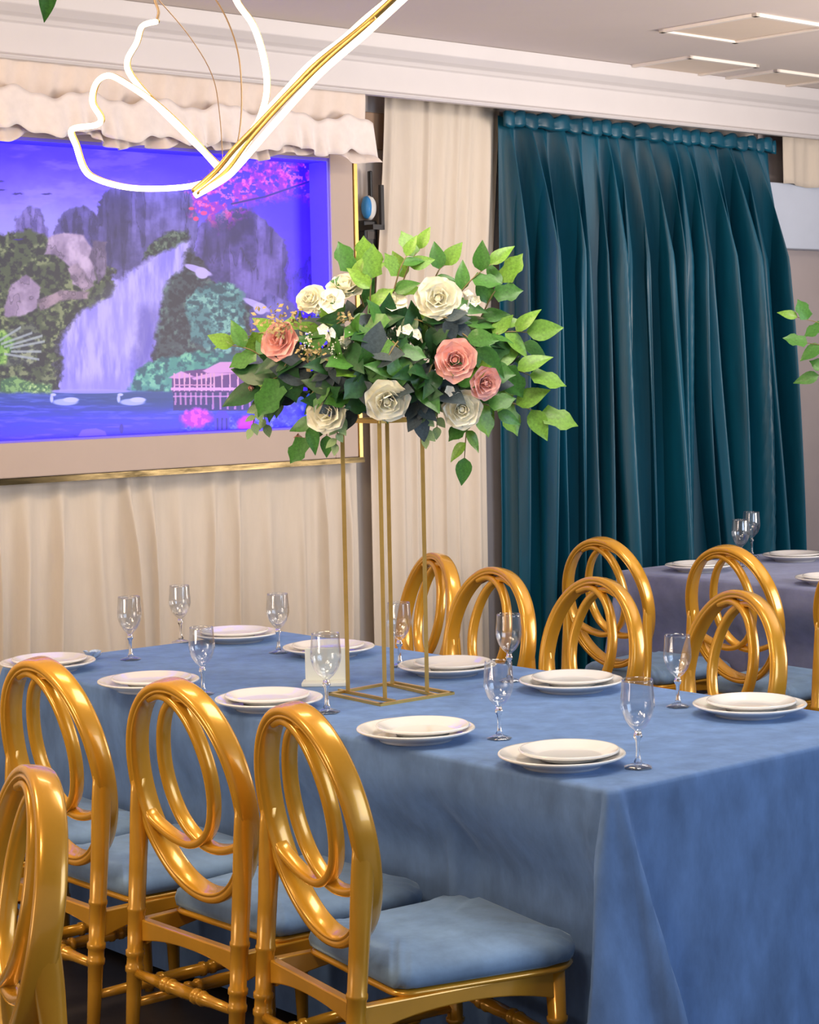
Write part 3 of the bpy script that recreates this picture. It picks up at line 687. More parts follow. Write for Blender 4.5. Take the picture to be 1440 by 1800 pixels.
for (a, w) in (((1229, 995), 'at the left of the rear table'), ((1398, 977), 'at the back edge of the rear table'), ((1462, 1017), 'cut by the right frame edge on the rear table')):
    p = at_z(a[0], a[1], ZT_ + .02)
    put_plate(ME_DIN, 'dinner_plate', p, ZT_, 'large white dinner plate ' + w, 'dinner plates')
    put_plate(ME_SAL, 'side_plate', p, ZT_ + .0130, 'small white plate on top, ' + w, 'side plates')

# ---------------------------------------------------------------- glasses
def glass_meshes():
    n = 72
    fl = lambda k, a: 1 + .030 * abs(cos(6 * a)) - .015
    bowl_o = [(.006, .078), (.010, .083), (.018, .090), (.028, .104), (.0335, .119), (.0365, .132), (.0358, .150), (.0345, .165), (.0335, .185), (.0330, .1900)]
    bowl_i = [(.0320, .1905), (.0322, .185), (.0331, .165), (.0343, .150), (.0350, .133), (.0318, .120), (.0262, .106), (.0165, .094), (.006, .090), (0, .0895)]
    prof = [(0, .078)] + bowl_o + bowl_i
    def f1(k, a): return fl(k, a) if 2 < k < 8 else 1
    v, f = lathe(prof, n, f1)
    me1 = bpy.data.meshes.new('bowl'); me1.from_pydata(v, [], f)
    v, f = lathe([(.0072, .0780), (.0085, .072), (.0105, .068), (.0085, .064), (.0052, .058), (.0042, .04), (.0055, .022), (.0095, .014), (.0085, .0115), (.007, .0110)], 12)
    me2 = bpy.data.meshes.new('stem'); me2.from_pydata(v, [], f)
    v, f = lathe([(0, 0), (.029, 0), (.031, .0015), (.030, .0035), (.017, .008), (.009, .0110), (0, .0112)], n, lambda k, a: 1 + .05 * cos(6 * a) if k in (1, 2, 3) else 1)
    me3 = bpy.data.meshes.new('foot'); me3.from_pydata(v, [], f)
    for me in (me1, me2, me3):
        me.materials.append(M_GLASS if me is me2 else M_THIN); me.polygons.foreach_set('use_smooth', [True] * len(me.polygons)); me.update()
    return me1, me2, me3
GM = glass_meshes()
GP = thing('wine_glass', '', 'glass', (0, 0, 0))
for me, nm in zip(GM, ('bowl', 'stem', 'foot')):
    o = bpy.data.objects.new(nm, me); C.objects.link(o); o.parent = GP
glasses = [  # base px, top y, label
    (1122, 1350, 1190, 'clear fluted stem glass at the front corner, right of the nearest plates'),
    (878, 1299, 1162, 'clear fluted stem glass in the middle of the front table, between two plate pairs'),
    (1192, 1243, 1116, 'clear fluted stem glass left of the far right plates'),
    (575, 1253, 1110, 'clear fluted stem glass left of the gold flower stand base'),
    (357, 1221, 1100, 'clear fluted stem glass behind the second chair of the near row'),
    (230, 1160, 1047, 'clear fluted stem glass at the left rear of the front table'),
    (318, 1129, 1030, 'clear fluted stem glass farthest back beside the cream skirt'),
    (490, 1148, 1046, 'clear fluted stem glass right of the farthest plates'),
    (703, 1172, 1057, 'clear fluted stem glass seen behind the flower stand poles'),
    (896, 1198, 1077, 'clear fluted stem glass in front of the second far-side chair'),
]
first = True
for (x, y, ty, lab) in glasses:
    p = at_z(x, y, ZT_); depth = p.y
    sy = (y - ty) / F_PX * depth / .1905
    sy = min(max(sy, .93), 1.04)
    g = GP if first else copy_tree(GP); first = False
    g.location = (p.x, p.y, ZT_); g.scale = (sy * 1.0, sy * 1.0, sy); g['label'] = lab; g['group'] = 'stem glasses'; g.rotation_euler.z = x * .37
for (x, ty, dep, lab) in ((1302, 921, 8.1, 'clear fluted stem glass on the rear table, nearer left one of the pair'), (1321, 906, 8.5, 'clear fluted stem glass on the rear table, farther right one of the pair')):
    p = at_y(x, ty, dep); g = copy_tree(GP); g.location = (p.x, p.y, ZT_); g.scale = (1, 1, 1); g['label'] = lab

# ---------------------------------------------------------------- white card holder and small flower
p = at_z(570, 1206, ZT_)
ch = thing('card_holder', 'small white upright card holder beside the gold stand base', 'card holder', (p.x, p.y, ZT_), -.05)
bevel(obj('base', *box((0, .015, .006), .118, .06, .012), M_CARD, ch, False), .003)
bevel(obj('panel', *box((0.002, .03, .054), .108, .014, .088), M_CARD, ch, False), .003)
p = at_z(163, 1160, ZT_)
fl = thing('fabric_flower', 'tiny pale blue fabric flower beside the far left plates', 'flower', (p.x, p.y, ZT_))
M_PB = mat('pale_blue_petal', (.50, .62, .80), .6, var=.1)
rnd = random.Random(3)

# petals
def petal_mesh(name, m, nx=6, ny=7):
    v = []; f = []
    for j in range(ny + 1):
        t = j / ny
        w = (.34 + .66 * sin(PI / 2 * min(1, t / .6))) if t < .6 else math.sqrt(max(.02, 1 - ((t - .6) / .42) ** 2))
        for i in range(nx + 1):
            s = i / nx * 2 - 1
            y = -.26 * s * s * w + .20 * sin(PI * t * .9) + .20 * (max(0, t - .6) / .4) ** 1.5 + .03 * sin(4 * s + 1) * t
            v.append((s * w * .5, y, t * (1 - .05 * s * s)))
    for j in range(ny):
        for i in range(nx): a = j * (nx + 1) + i; f.append((a, a + 1, a + nx + 2, a + nx + 1))
    me = bpy.data.meshes.new(name); me.from_pydata(v, [], f); me.materials.append(m); me.polygons.foreach_set('use_smooth', [True] * len(me.polygons)); me.update(); return me
def inst(me, name, parent, loc, rot, sc_):
    o = bpy.data.objects.new(name, me); C.objects.link(o); o.parent = parent; o.location = loc; o.rotation_euler = rot
    o.scale = sc_ if hasattr(sc_, '__len__') else (sc_,) * 3; return o
ME_PET = {k: petal_mesh('petal', m) for k, m in dict(w=M_ROSEW, p=M_ROSEP, o=M_PEACH, b=M_PB).items()}
for i in range(7):
    a = i * 2.4; inst(ME_PET['b'], 'petal', fl, (.006 * cos(a), .006 * sin(a), .004), Matrix.Rotation(a + PI / 2, 3, 'Z').to_euler().to_matrix().to_euler(), .034).rotation_euler = (Matrix.Rotation(a, 3, 'Z') @ Matrix.Rotation(-.6 - .3 * (i % 2), 3, 'X')).to_euler()
def bud_mesh(name, m):
    v, f = lathe([(0, -.5), (.16, -.42), (.22, -.2), (.22, .0), (.18, .12), (.12, .16), (.06, .12), (0, .10)], 14, lambda k, a: 1 + .07 * sin(3 * a + k * 1.3))
    me = bpy.data.meshes.new(name); me.from_pydata(v, [], f); me.materials.append(m); me.polygons.foreach_set('use_smooth', [True] * len(me.polygons)); me.update(); return me
ME_BUD = {k: bud_mesh('rose', m) for k, m in dict(w=M_ROSEW, p=M_ROSEP, o=M_PEACH).items()}
def rose(parent, kind, loc, face, R, layers=(3, 5, 6, 7), name='rose', seed=0):
    """face: direction the bloom opens to; local z of the bud"""
    rn = random.Random(seed)
    q = Vector(face).normalized().to_track_quat('Z', 'Y').to_matrix()
    core = inst(ME_BUD[kind], name, parent, loc, q.to_euler(), R * .62)
    for li, n in enumerate(layers):
        tl = li / max(1, len(layers) - 1)
        for i in range(n):
            a = 2 * PI * (i + .37 * li) / n + rn.uniform(-.15, .15)
            op = -.02 + 1.16 * tl + rn.uniform(-.12, .12)           # opening angle from the axis
            L_ = (1.0 + .42 * tl) ; Wp = (1.15 + .75 * tl)
            rot = Matrix.Rotation(a, 3, 'Z') @ Matrix.Rotation(op, 3, 'X').transposed().transposed()
            # petal local: length z, inner side faces -y => tilt outwards toward +y
            rot = Matrix.Rotation(a, 3, 'Z') @ Matrix.Rotation(-op, 3, 'X')
            base = Vector((-sin(a), cos(a), 0)) * (.06 + .22 * tl) + Vector((0, 0, -.45 - .10 * tl))
            g_ = rn.uniform(.88, 1.12); inst(ME_PET[kind], 'petal', core, base, rot.to_euler(), (Wp * g_, 1., L_ * rn.uniform(.9, 1.08)))
    return core

# ---------------------------------------------------------------- flower stand
pl = [at_z(x, y, ZT_) for (x, y) in ((612, 1219), (677, 1232), (751, 1221), (690, 1207))]
cen = sum(pl, Vector()) / 4; cen.z = 0
bc = [at_z(x, y, ZT_) for (x, y) in ((581, 1222), (670, 1241), (794, 1221), (692, 1202))]
ZS = 1.468
def flower_stand(loc, label):
    t = thing('flower_stand', label, 'flower stand', tuple(loc))
    q = [p - cen for p in pl]; b = [p - cen for p in bc]
    zup = Vector((0, 0, 1))
    def bar(a, c, w, h, nm, z):
        a = Vector((a.x, a.y, z)); c = Vector((c.x, c.y, z)); d = c - a; L = d.length; d.normalize()
        obj(nm, *box((a + c) / 2, L + w, w, h, (d, zup.cross(d), zup)), M_GMETAL, t, False)
    for i in range(4): bar(b[i], b[(i + 1) % 4], .011, .007, 'base_bar', .0035)
    for (i, j) in ((0, 1), (2, 3)):
        d = (q[j] - q[i]); bar(q[i] - d * .22, q[j] + d * .22, .009, .007, 'inner_bar', .0040)
    for p in q: obj('pole', *box((p.x, p.y, (ZS - ZT_) / 2 + .004), .0105, .0105, ZS - ZT_ - .008), M_GMETAL, t, False)
    for i in range(4): bar(q[i], q[(i + 1) % 4], .010, .010, 'top_bar', ZS - ZT_ - .004)
    return t
flower_stand((cen.x, cen.y, ZT_), 'tall gold metal four-post flower stand on the front table')

# ---------------------------------------------------------------- foliage
def leaf_mesh(name, m, wid=.5, tip=1.4, droop=.18, fold=.22, lobes=0):
    v = []; f = []; n = 7
    for j in range(n + 1):
        t = j / n; w = wid * .5 * (sin(PI * t ** .75) ** .9) * (1 - .25 * t ** tip) if 0 < t < 1 else .008
        if lobes: w *= 1 + .28 * cos(t * PI * 3.2 - .6)
        z = -droop * t * t
        for s in (-1, -.5, 0, .5, 1): v.append((s * w, t, z + fold * abs(s) * w * (1 - .4 * abs(s)) + .012 * sin(9 * t) * abs(s)))
    for j in range(n):
        for i in range(4): a = j * 5 + i; f.append((a, a + 1, a + 6, a + 5))
    me = bpy.data.meshes.new(name); me.from_pydata(v, [], f); me.materials.append(m); me.polygons.foreach_set('use_smooth', [True] * len(me.polygons)); me.update(); return me
LEAF = {}
for i, m in enumerate(M_LEAF):
    LEAF[i] = [leaf_mesh('leaf', m, .64, 1.4, .18, .22), leaf_mesh('leaf', m, .55, 1.4, .32, .30), leaf_mesh('leaf', m, .74, 1.2, .12, .18, 1)] if i < 3 else [leaf_mesh('leaf', m, .82, .4, .10, .15)]
n_leaf = [0]
def leaf(parent, kind, p, d, up, size, rn, roll=.5):
    d = Vector(d).normalized(); up = Vector(up); up = up - d * up.dot(d)
    if up.length < 1e-3: up = Vector((0, 0, 1)) - d * d.z
    up.normalize(); x = d.cross(up)
    R = Matrix((x, d, up)).transposed() @ Matrix.Rotation(rn.uniform(-roll, roll), 3, 'Y')
    inst(rn.choice(LEAF[kind]), 'leaf', parent, p, R.to_euler(), size); n_leaf[0] += 1
CAMD = Vector((0, -1, .05))
def bouquet(loc, label, full=True, seed=7):
    rn = random.Random(seed)
    t = thing('flower_arrangement', label, 'flowers', tuple(loc))
    D0 = loc[1]
    sc_ = D0 / F_PX
    k0 = (685, 740)     # pixel of the arrangement's base point
    hz = (CAM_H - loc[2]) 
    def P(px, py, toward=0.):   # px offsets in metres round the base point
        if full: return at_y(px, py, D0 - toward) - Vector(loc)
        return Vector(((px - k0[0]) * sc_, -toward, (k0[1] - py) * sc_ + .005))
    stems = MB()
    c0 = P(685, 690)
    # foam ball in the middle with a dark mass of small foliage
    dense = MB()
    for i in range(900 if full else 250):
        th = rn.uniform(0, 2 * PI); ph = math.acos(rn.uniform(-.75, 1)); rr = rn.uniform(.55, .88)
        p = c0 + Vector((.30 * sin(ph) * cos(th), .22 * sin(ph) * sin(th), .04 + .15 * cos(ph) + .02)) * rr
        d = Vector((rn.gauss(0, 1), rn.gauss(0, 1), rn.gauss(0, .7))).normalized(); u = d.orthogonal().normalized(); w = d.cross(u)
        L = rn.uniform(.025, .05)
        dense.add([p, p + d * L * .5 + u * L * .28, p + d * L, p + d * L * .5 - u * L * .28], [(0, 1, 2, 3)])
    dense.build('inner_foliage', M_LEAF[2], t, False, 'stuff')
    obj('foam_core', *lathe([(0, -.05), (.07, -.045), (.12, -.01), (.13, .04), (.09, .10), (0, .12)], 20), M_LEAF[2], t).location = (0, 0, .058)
    if not full:
        obj('foam_tray', *box((0, 0, .004), .18, .16, .008), M_BLACK, t, False)
    # random fill
    def fill(n, kinds, rx, ry, rz, size, zoff=.06, front=True):
        for i in range(n):
            th = rn.uniform(0, 2 * PI) if not front else rn.uniform(PI * .95, 2.05 * PI)
            cp = rn.uniform(-.55, .98); sp = math.sqrt(1 - cp * cp)
            o = Vector((sp * cos(th), sp * sin(th), cp)); p = c0 + Vector((rx * o.x, ry * o.y, rz * o.z + zoff))
            d = Vector((o.x * 1.2, o.y * .6, o.z * .7 - .15)) + Vector((rn.gauss(0, .45), rn.gauss(0, .3), rn.gauss(0, .45)))
            up = o + Vector((0, -.7, .5)); s = rn.uniform(*size)
            leaf(t, rn.choice(kinds), p - d.normalized() * s * .4, d, up, s, rn)
    def sprig(x0, y0, x1, y1, n, kind, size, tw=.05, tip=True, tw1=None):
        a = P(x0, y0, tw); b = P(x1, y1, tw if tw1 is None else tw1); b = a + (b - a) * (.84 if size > .04 else .95); mid = (a + b) / 2 + Vector((0, -.02, .012))
        pts = smooth_path([a, mid, b], 8); stems.add(*tube(pts, [.0025 - .0015 * i / len(pts) for i in range(len(pts))], 5))
        ax = (b - a).normalized()
        for i in range(n):
            k = (i + .6) / n; p = pts[int(k * (len(pts) - 1))]
            side = 1 if i % 2 else -1
            perp = Vector((-ax.z, 0, ax.x)) * side
            d = ax * .75 + perp * .75 + Vector((0, rn.uniform(-.35, .2), -.08)) if not (tip and i == n - 1) else ax
            leaf(t, kind if not isinstance(kind, (list, tuple)) else rn.choice(kind), p, d, CAMD + Vector((0, 0, .5)), size * (1.22 if size > .04 else 1.1) * rn.uniform(.85, 1.15), rn, .35)
    if full:
        fill(84, [2, 2, 1, 3], .30, .20, .155, (.07, .105))
        fill(30, [1, 2, 1, 0], .33, .18, .16, (.07, .10))
        fill(26, [1, 2, 3], .30, .20, .15, (.055, .08), front=False)
        S = [(835, 700, 985, 738, 6, 0, .078, .03), (830, 640, 962, 668, 5, [0, 1], .075, .05), (840, 600, 952, 582, 5, 0, .07, .03), (840, 560, 945, 618, 4, [1, 0], .065, 0),
             (790, 540, 884, 445, 5, [0, 1], .066, .04), (845, 560, 895, 480, 5, [1, 0], .07, .02), (700, 520, 746, 416, 5, 0, .058, .04), (690, 520, 722, 432, 4, [0, 1], .05, .06), (760, 500, 790, 458, 3, [1, 0], .055, .0),
             (640, 540, 610, 462, 4, [0, 1], .062, .05), (650, 550, 655, 470, 3, 0, .062, .08), (640, 500, 640, 455, 2, 0, .055, .03), (480, 640, 388, 600, 4, [0, 1], .066, .05), (500, 590, 405, 600, 3, 0, .062, .02), (520, 660, 440, 690, 4, [2, 1], .085, .08),
             (520, 620, 480, 690, 3, [1, 2], .09, .11), (835, 710, 890, 735, 3, [1, 0], .062, .1), (660, 620, 640, 670, 3, 1, .06, .16), (690, 600, 735, 668, 4, [1, 0], .065, .17), (700, 600, 665, 675, 3, 1, .06, .18),
             (822, 735, 815, 828, 4, [1, 0], .052, .07), (560, 735, 528, 788, 3, 1, .055, .08), (575, 740, 575, 785, 2, 1, .045, .08), (620, 560, 560, 600, 3, [1, 2], .06, .12), (720, 560, 790, 600, 4, [1, 2], .07, .12), (800, 580, 850, 630, 3, [1], .075, .13)]
        for s in S: sprig(*s)
        # eucalyptus trails
        for (x0, y0, x1, y1, n, tw) in ((470, 690, 440, 760, 9, .06), (600, 730, 590, 785, 8, .11), (745, 700, 748, 775, 9, .10), (550, 690, 562, 700, 4, .12), (770, 700, 768, 760, 5, .1), (455, 700, 470, 755, 6, .03)): sprig(x0, y0, x1, y1, n, 4, .030, tw)
        for (x0, y0, x1, y1, n, tw) in ((600, 620, 570, 680, 6, .15), (560, 640, 620, 680, 6, .14), (770, 560, 810, 580, 5, .14), (760, 640, 740, 720, 6, .14), (730, 700, 740, 745, 6, .12), (640, 690, 620, 730, 4, .1), (740, 510, 790, 560, 4, .1)): sprig(x0, y0, x1, y1, n, 3, .046, tw)
        # roses: px, py, toward, radius px, kind, facing
        RS = [(770, 524, .15, 39, 'w', (.0, -1, .22)), (681, 706, .20, 38, 'w', (.1, -.9, -.25)), (812, 720, .15, 35, 'w', (.1, -.9, -.1)), (574, 726, .15, 36, 'w', (-.2, -.9, .2)), (545, 524, .12, 28, 'w', (-.3, -.8, .5)),
              (607, 500, .08, 34, 'w', (-.1, -.6, .8)), (800, 633, .20, 37, 'p', (-.05, -1, .1)), (855, 674, .16, 29, 'p', (.3, -.8, -.1)), (489, 598, .14, 36, 'p', (-.35, -.8, .3)), (443, 682, .08, 16, 'p', (-.5, -.7, 0)),
              (692, 528, .09, 20, 'w', (0, -.6, .8)), (524, 768, .0, 17, 'o', (-.2, -.9, -.4)), (553, 770, .0, 15, 'o', (.1, -.9, -.4)), (557, 549, .17, 17, 'w', (-.2, -.9, .4)), (583, 526, .14, 20, 'w', (-.1, -.8, .5))]
        for i, (x, y, tw, r, k, fc) in enumerate(RS):
            if r > 25: lay = (3, 3, 4, 5, 7)
            elif r > 18: lay = (3, 5)
            else: lay = (4,)
            core = rose(t, k, P(x, y, tw), fc, r * sc_ * (1.0 if r > 25 else 1.25), lay, 'rose', i)
            core['label'] = {'w': 'cream white rose', 'p': 'pink rose', 'o': 'small peach bloom'}[k]
        # little white blossoms
        for i, (x, y, tw) in enumerate([(568, 580, .19), (582, 586, .19), (574, 594, .18), (606, 600, .17), (614, 594, .17), (704, 583, .17), (717, 580, .17), (731, 588, .17), (737, 594, .165), (822, 520, .14), (818, 545, .14), (826, 532, .13), (838, 530, .12), (790, 688, .16)]):
            e = inst(ME_BUD['w'], 'blossom', t, P(x, y, tw), (1.3, 0, i), .009)
            for q in range(5):
                a = q * 1.257 + i; inst(ME_PET['w'], 'petal', e, (0, 0, 0), (Matrix.Rotation(a, 3, 'Z') @ Matrix.Rotation(-1.15, 3, 'X')).to_euler(), (1.7, 1.2, 1.7))
        dry = MB(); 
        for (cx, cy, tw, n, rr) in ((478, 562, .14, 60, 34), (520, 560, .13, 40, 24), (548, 622, .17, 60, 26), (496, 580, .17, 26, 18), (612, 560, .14, 20, 14)):
            for i in range(n):
                p = P(cx + rn.gauss(0, rr * .5), cy + rn.gauss(0, rr * .35), tw + rn.uniform(-.02, .02)); d = Vector((rn.gauss(0, 1), rn.gauss(0, 1), rn.gauss(0, 1))).normalized(); u = d.orthogonal().normalized(); L = rn.uniform(.008, .018)
                dry.add([p, p + d * L * .5 + u * L * .35, p + d * L, p + d * L * .5 - u * L * .35], [(0, 1, 2, 3)])
        dry.build('dried_filler', M_DRY, t, False, 'stuff')
        gy = MB()
        for i in range(70):
            cx, cy, tw = rn.choice([(540, 595, .18), (596, 605, .18), (590, 615, .18), (600, 600, .18), (538, 604, .18)]); p = P(cx + rn.gauss(0, 7), cy + rn.gauss(0, 8), tw + rn.uniform(-.01, .01))
            r = .0022; gy.add([p + Vector(q) * r for q in ((1, 0, 0), (-1, 0, 0), (0, 1, 0), (0, -1, 0), (0, 0, 1), (0, 0, -1))], [(0, 2, 4), (2, 1, 4), (1, 3, 4), (3, 0, 4), (2, 0, 5), (1, 2, 5), (3, 1, 5), (0, 3, 5)])
        gy.build('gypsophila', M_ROSEW, t, False, 'stuff')
    else:
        for s in [(560, 660, 405, 600, 6, [0, 1], .07, .03), (560, 690, 425, 650, 5, [1, 2], .07, .05), (600, 600, 520, 500, 5, [0, 1], .07, .03), (700, 560, 720, 460, 5, [0, 1], .07, .03), (760, 620, 880, 560, 5, 1, .07, .03), (540, 700, 460, 720, 4, 1, .07, .02)]: sprig(*s)
        fill(24, [1, 2], .26, .2, .15, (.06, .09), front=False)
        rose(t, 'w', P(600, 640, .15), (-.3, -.9, .2), .05, (3, 5, 6), 'rose', 2)
    stems.build('stems', M_STEM, t, True)
    return t
ZB = ZS + .003
bouquet((cen.x, cen.y, ZB), 'large arrangement of cream and pink roses with green leaves on gold stand')
# the same kind of stand and flowers on the rear table, almost wholly right of the frame
c2 = C2L - EL * 1.12 + EE * .5
flower_stand((c2.x + .04, c2.y, ZT_), 'gold flower stand on the rear table beyond the right edge')
bouquet((c2.x + .04, c2.y, ZB), 'flower arrangement whose leaf tips reach in at the right edge', full=False, seed=9)

# hanging sprig at the top left
h0 = at_y(84, -30, 3.4)
hs = thing('hanging_vine', 'green leaf tip of a vine hanging in at the top left', 'vine', (h0.x, h0.y, CEIL))
dz = h0.z - CEIL
rn = random.Random(5)
pts = smooth_path([(.03, .0, 0), (.05, .01, dz * .4), (.02, 0, dz * .8), (0, 0, dz)], 8)
obj('stem', *tube(pts, .0022, 5), M_STEM, hs)
for i in range(12):
    p = pts[int((i + 1) / 13 * (len(pts) - 1))]
    leaf(hs, rn.choice([1, 0]), p, (rn.uniform(-1, 1), rn.uniform(-.6, .6), -.5), (0, -1, .5), .05, rn)
leaf(hs, 1, Vector((0, 0, dz)), (-.03, 0, -1), (.5, -1, .2), .062, rn, .1)

# ================================================================ CHAIRS
RC, RECL, RA, RB = .7023, .184, .194, .238
U_ = Vector((-sin(RECL), 0, cos(RECL))); N_ = Vector((cos(RECL), 0, sin(RECL))); Y_ = Vector((0, 1, 0))
def rp(u, v_, n=0.): return Vector((0, 0, RC)) + Y_ * (u * RA) + U_ * (v_ * RB) + N_ * n
def turned(p0, p1, prof, n=14):
    """prof: (fraction, radius) list, revolved about the line p0-p1"""
    p0 = Vector(p0); p1 = Vector(p1); d = (p1 - p0); L = d.length; q = d.normalized().to_track_quat('Z', 'Y').to_matrix()
    v, f = lathe([(r, t * L) for t, r in prof], n); return [p0 + q @ Vector(a) for a in v], f
def make_chair():
    t = thing('banquet_chair', '', 'chair', (0, 0, 0), 0, 'gold loop-back chairs')
    # outer ring
    pts = [rp(cos(a), sin(a)) for a in [2 * PI * i / 96 for i in range(96)]]
    pr_ = [(-.0115, -.022), (-.0095, -.0245), (-.0065, -.0245), (-.0048, -.0215), (-.003, -.0250), (.002, -.0265), (.008, -.0255), (.0115, -.021), (.0128, -.012), (.0132, .0), (.0128, .012), (.0115, .021), (.008, .0255), (.002, .0265), (-.003, .0250), (-.0048, .0215), (-.0065, .0245), (-.0095, .0245), (-.0115, .022), (-.012, 0)]
    # tangent x normal gives the outward or inward radial: check sign
    tt = (pts[1] - pts[-1]).normalized().cross(N_)
    sg = 1 if tt.dot(pts[0] - Vector((0, 0, RC))) > 0 else -1
    obj('outer_ring', *sweep(pts, N_, [(r * sg, a) for r, a in pr_], True), M_GOLD, t)
    path = [(-.42, .845), (-.2, .90), (.02, .865), (.22, .735), (.37, .52), (.455, .24), (.435, -.04), (.31, -.29), (.09, -.455), (-.18, -.525), (-.46, -.505), (-.72, -.43), (-.88, -.36), (-.96, -.28)]
    hp = [(-.009, -.0115), (-.0065, -.015), (0, -.0165), (.0065, -.015), (.009, -.0115), (.0095, 0), (.009, .0115), (.0065, .015), (0, .0165), (-.0065, .015), (-.009, .0115), (-.0095, 0)]
    for sgn in (-1, 1):
        P_ = smooth_path([rp(sgn * u, v_, .0035 * sgn) for u, v_ in path], 7)
        obj('inner_loop', *sweep(P_, N_, hp), M_GOLD, t)
    # rear legs, standing from the ring's sides down to the floor
    ringp = [(.0, .013), (.30, .0165), (.38, .018), (.385, .021), (.40, .021), (.405, .0185), (.43, .0185), (.435, .0215), (.45, .0215), (.455, .018), (.57, .0195), (.575, .0215), (.585, .0215), (.59, .0195), (.70, .0202), (.74, .0202), (.78, .0202), (.82, .0201), (.86, .0200), (.90, .0199), (.95, .0198), (.99, .0190), (1.0, .012)]
    for s in (-1, 1):
        lv, lf = turned((-.055, s * .192, 0), (0, s * .1935, .71), ringp, 16)
        for q in range(len(lv)):
            tz = lv[q].z / .71; cx = -.055 * (1 - tz); cy = s * (.192 + .0015 * tz)
            if tz > .70:
                k = (tz - .70) / .30; k = min(1, k * 1.3); k = k * k * (3 - 2 * k)
                a_ = lv[q].x - cx; b_ = lv[q].y - cy
                lv[q] = Vector((cx + a_ * (1 + k * .30), cy + b_ * (1 - k * .38), lv[q].z))
        obj('leg', lv, lf, M_GOLD, t)
    fl_ = [(.0, .012), (.15, .014), (.35, .017), (.355, .020), (.375, .020), (.38, .017), (.42, .017), (.425, .021), (.445, .021), (.45, .0175), (.70, .019), (.705, .022), (.73, .022), (.735, .019), (1., .022)]
    for s in (-1, 1): obj('leg', *turned((.445, s * .205, 0), (.430, s * .195, .398), fl_), M_GOLD, t)
    # seat frame: four rails with arched undersides
    def rail(a, b, th, z0, z1, arch):
        a = Vector(a); b = Vector(b); d = (b - a); L = d.length; d.normalize(); nn = Vector((-d.y, d.x, 0)); v = []; f = []; n = 16
        for i in range(n + 1):
            k = i / n; zz = z0 + arch * (1 - (abs(2 * k - 1)) ** 2.2); p = a + d * L * k
            for (o_, z_) in ((-th / 2, zz), (th / 2, zz), (th / 2, z1), (-th / 2, z1)): v.append(Vector((p.x, p.y, z_)) + nn * o_)
        for i in range(n):
            for q in range(4): l = (q + 1) % 4; f.append((i * 4 + q, i * 4 + l, i * 4 + 4 + l, i * 4 + 4 + q))
        f += [(3, 2, 1, 0), tuple(n * 4 + q for q in range(4))]; return v, f
    m = MB()
    m.add(*rail((-.01, -.187, 0), (.425, -.20, 0), .022, .330, .390, .030)); m.add(*rail((-.01, .187, 0), (.425, .20, 0), .022, .330, .390, .030))
    m.add(*rail((.43, -.20, 0), (.43, .20, 0), .022, .330, .390, .030)); m.add(*rail((-.012, -.187, 0), (-.012, .187, 0), .022, .338, .390, .022))
    bevel(m.build('seat_frame', M_GOLD, t), .003)
    # seat base board with rounded front, thin gold lip
    def outline(g, n=10):
        P_ = []; a, b, c, d_ = .070 - g * .6, .474 + g, .190 + g, .222 + g
        cr = .07
        for (cx, cy, a0) in ((b - cr, d_ - cr, 0), (a + .04, c - .04, PI / 2), (a + .04, -c + .04, PI), (b - cr, -d_ + cr, 1.5 * PI)):
            r = cr if cx > .2 else .04
            for i in range(n + 1): an = a0 + PI / 2 * i / n; P_.append((cx + r * cos(an), cy + r * sin(an)))
        # front edge bows out
        return [(x + .018 * max(0, (x - .3) / .15) * (1 - (y / .25) ** 2), y) for x, y in P_]
    def slab(rows, wav=0.):
        v = []; f = []; n = None
        for (g, z, w) in rows:
            o_ = outline(g); n = len(o_)
            for i, (x, y) in enumerate(o_): v.append((x, y, z + w * (.0025 * sin(i * 1.7) + .002 * sin(i * .9 + 2))))
        for j in range(len(rows) - 1):
            for i in range(n): k = (i + 1) % n; f.append((j * n + i, j * n + k, (j + 1) * n + k, (j + 1) * n + i))
        return v, f, n
    v, f, n = slab([(-.004, .386, 0), (.004, .389, 0), (.006, .395, 0), (.0, .400, 0)]); f += [tuple(reversed(range(n))), tuple(3 * n + i for i in range(n))]
    obj('seat_board', v, f, M_GOLD, t)
    rows = [(-.008, .4005, .3), (.006, .408, 1), (.009, .422, 1), (.004, .437, 1), (-.012, .448, 1), (-.04, .456, .8), (-.08, .461, .5), (-.13, .463, .3)]
    v, f, n = slab(rows); f += [tuple(reversed(range(n))), tuple((len(rows) - 1) * n + i for i in range(n))]
    obj('cushion', v, f, M_CUSH, t)
    # turned stretchers
    sp = [(0, .010), (.2, .012), (.30, .014), (.305, .017), (.325, .017), (.33, .014), (.36, .014), (.365, .0175), (.385, .0175), (.39, .014), (.5, .0155), (.61, .014), (.615, .0175), (.635, .0175), (.64, .014), (.67, .014), (.675, .017), (.695, .017), (.70, .014), (.8, .012), (1, .010)]
    obj('stretcher', *turned((-.035, -.185, .27), (-.035, .185, .27), sp, 12), M_GOLD, t)
    for s in (-1, 1): obj('stretcher', *turned((-.035, s * .192, .20), (.425, s * .20, .20), sp, 12), M_GOLD, t)
    obj('stretcher', *turned((.425, -.195, .25), (.425, .195, .25), sp, 12), M_GOLD, t)
    return t
CH = make_chair()
for i, (x, y, yaw, lab) in enumerate(chairs):
    c = CH if i == 0 else copy_tree(CH)
    c.location = (x, y, 0); c.rotation_euler = (0, 0, yaw); c['label'] = lab

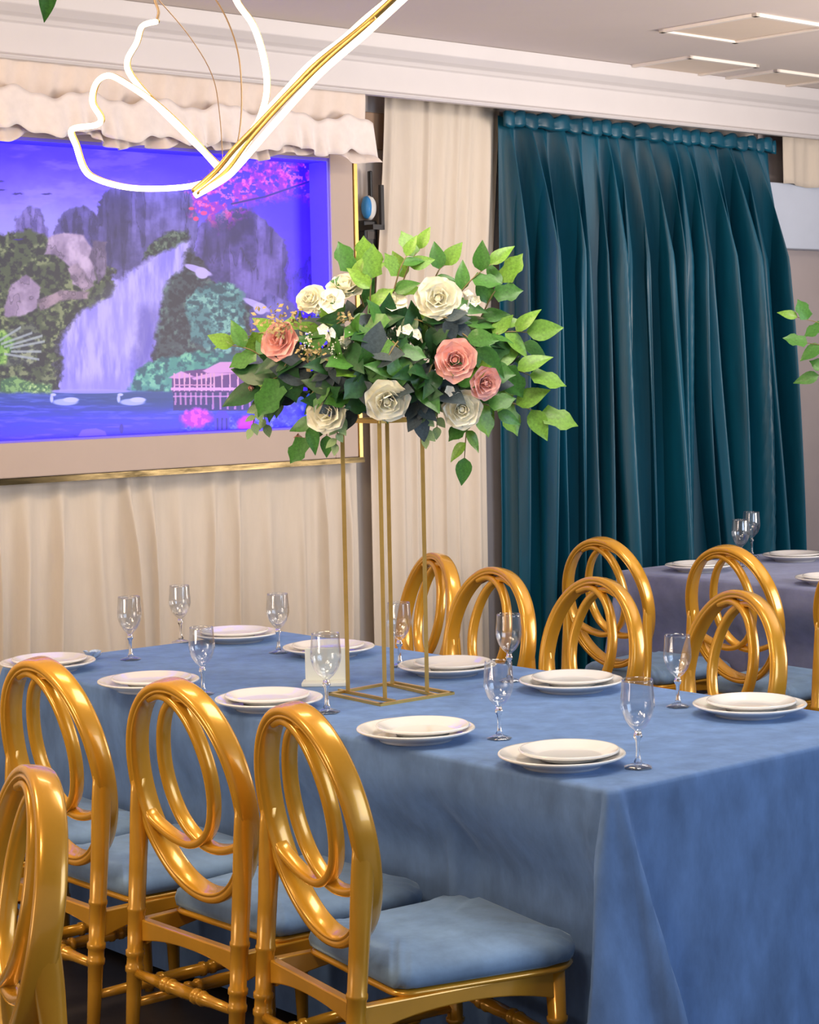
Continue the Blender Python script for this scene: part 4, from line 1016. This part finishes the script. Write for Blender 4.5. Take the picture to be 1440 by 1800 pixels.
# ================================================================ BUTTERFLY LAMP
lamp = thing('butterfly_lamp', 'hanging butterfly shaped lamp of glowing tubes and gold rods', 'lamp', tuple(at_y(400, 290, 4.2)))
o_ = Vector(lamp.location)
def LP(pts, dep):      # pixel path with a depth for each point
    out = []
    for i, (x, y) in enumerate(pts):
        d = dep[0] + (dep[1] - dep[0]) * i / max(1, len(pts) - 1) if len(dep) == 2 else dep[i]
        out.append(at_y(x, y, d) - o_)
    return out
def led(pts, dep, r=.0075, gold=True, goff=Vector((.003, .012, .003)), nm='light_tube'):
    P_ = smooth_path(LP(pts, dep), 6)
    obj(nm, *tube(P_, r, 8), M_LED, lamp)
    if gold: obj('gold_rod', *tube([p + goff for p in P_], .0045, 6), M_GMETAL, lamp)
led([(398, -60), (415, 0), (445, 45), (464, 105), (469, 160), (455, 212), (430, 258), (396, 304), (342, 344)], (4.35, 4.2), .0066)
led([(275, 38), (250, 46), (240, 75), (224, 105), (228, 130), (262, 172), (318, 228), (384, 292)], (4.55, 4.22), .0060)
led([(384, 296), (330, 236), (275, 184), (215, 143), (188, 133), (168, 148), (162, 180), (177, 208), (168, 220), (126, 228), (134, 258), (148, 298), (170, 315), (215, 328), (265, 332), (330, 328), (372, 316), (402, 300)], (4.22, 4.30), .0060)
led([(345, 343), (392, 316), (420, 290), (480, 220), (560, 132), (640, 62), (712, -4), (760, -50)], (4.2, 3.75), .0066)
led([(384, 300), (420, 262), (460, 205), (500, 160), (545, 112), (600, 70), (640, 34), (690, -8), (730, -50)], (4.24, 4.1), .0055)
def rod(pts, dep, r, m, nm): obj(nm, *tube(smooth_path(LP(pts, dep), 6), r, 6), m, lamp)
rod([(340, 336), (380, 300), (412, 262), (455, 218), (520, 150), (560, 110), (640, 45), (700, -10)], (4.21, 3.95), .006, M_GMETAL, 'gold_rod')
rod([(348, 340), (398, 300), (440, 245), (500, 178), (580, 100), (660, 32)], (4.19, 3.9), .004, M_GMETAL, 'gold_rod')
rod([(275, 38), (279, 20), (272, 0), (262, -40)], (4.55, 4.55), .0035, M_WIRE, 'gold_rod')
rod([(350, -40), (392, 20), (418, 90), (425, 170), (420, 240), (405, 295)], (4.5, 4.25), .0018, M_WIRE, 'wire')
rod([(270, -10), (330, 60), (372, 130), (386, 200), (392, 290)], (4.6, 4.25), .0012, M_WIRE, 'wire')
for (x, y, d) in ((398, -60, 4.35), (735, -50, 4.0), (262, -40, 4.55)):
    p = at_y(x, y, d) - o_; obj('suspension_wire', *tube([p, Vector((p.x, p.y, CEIL - o_.z))], .0012, 5), M_WIRE, lamp)
print('leaves', n_leaf[0])
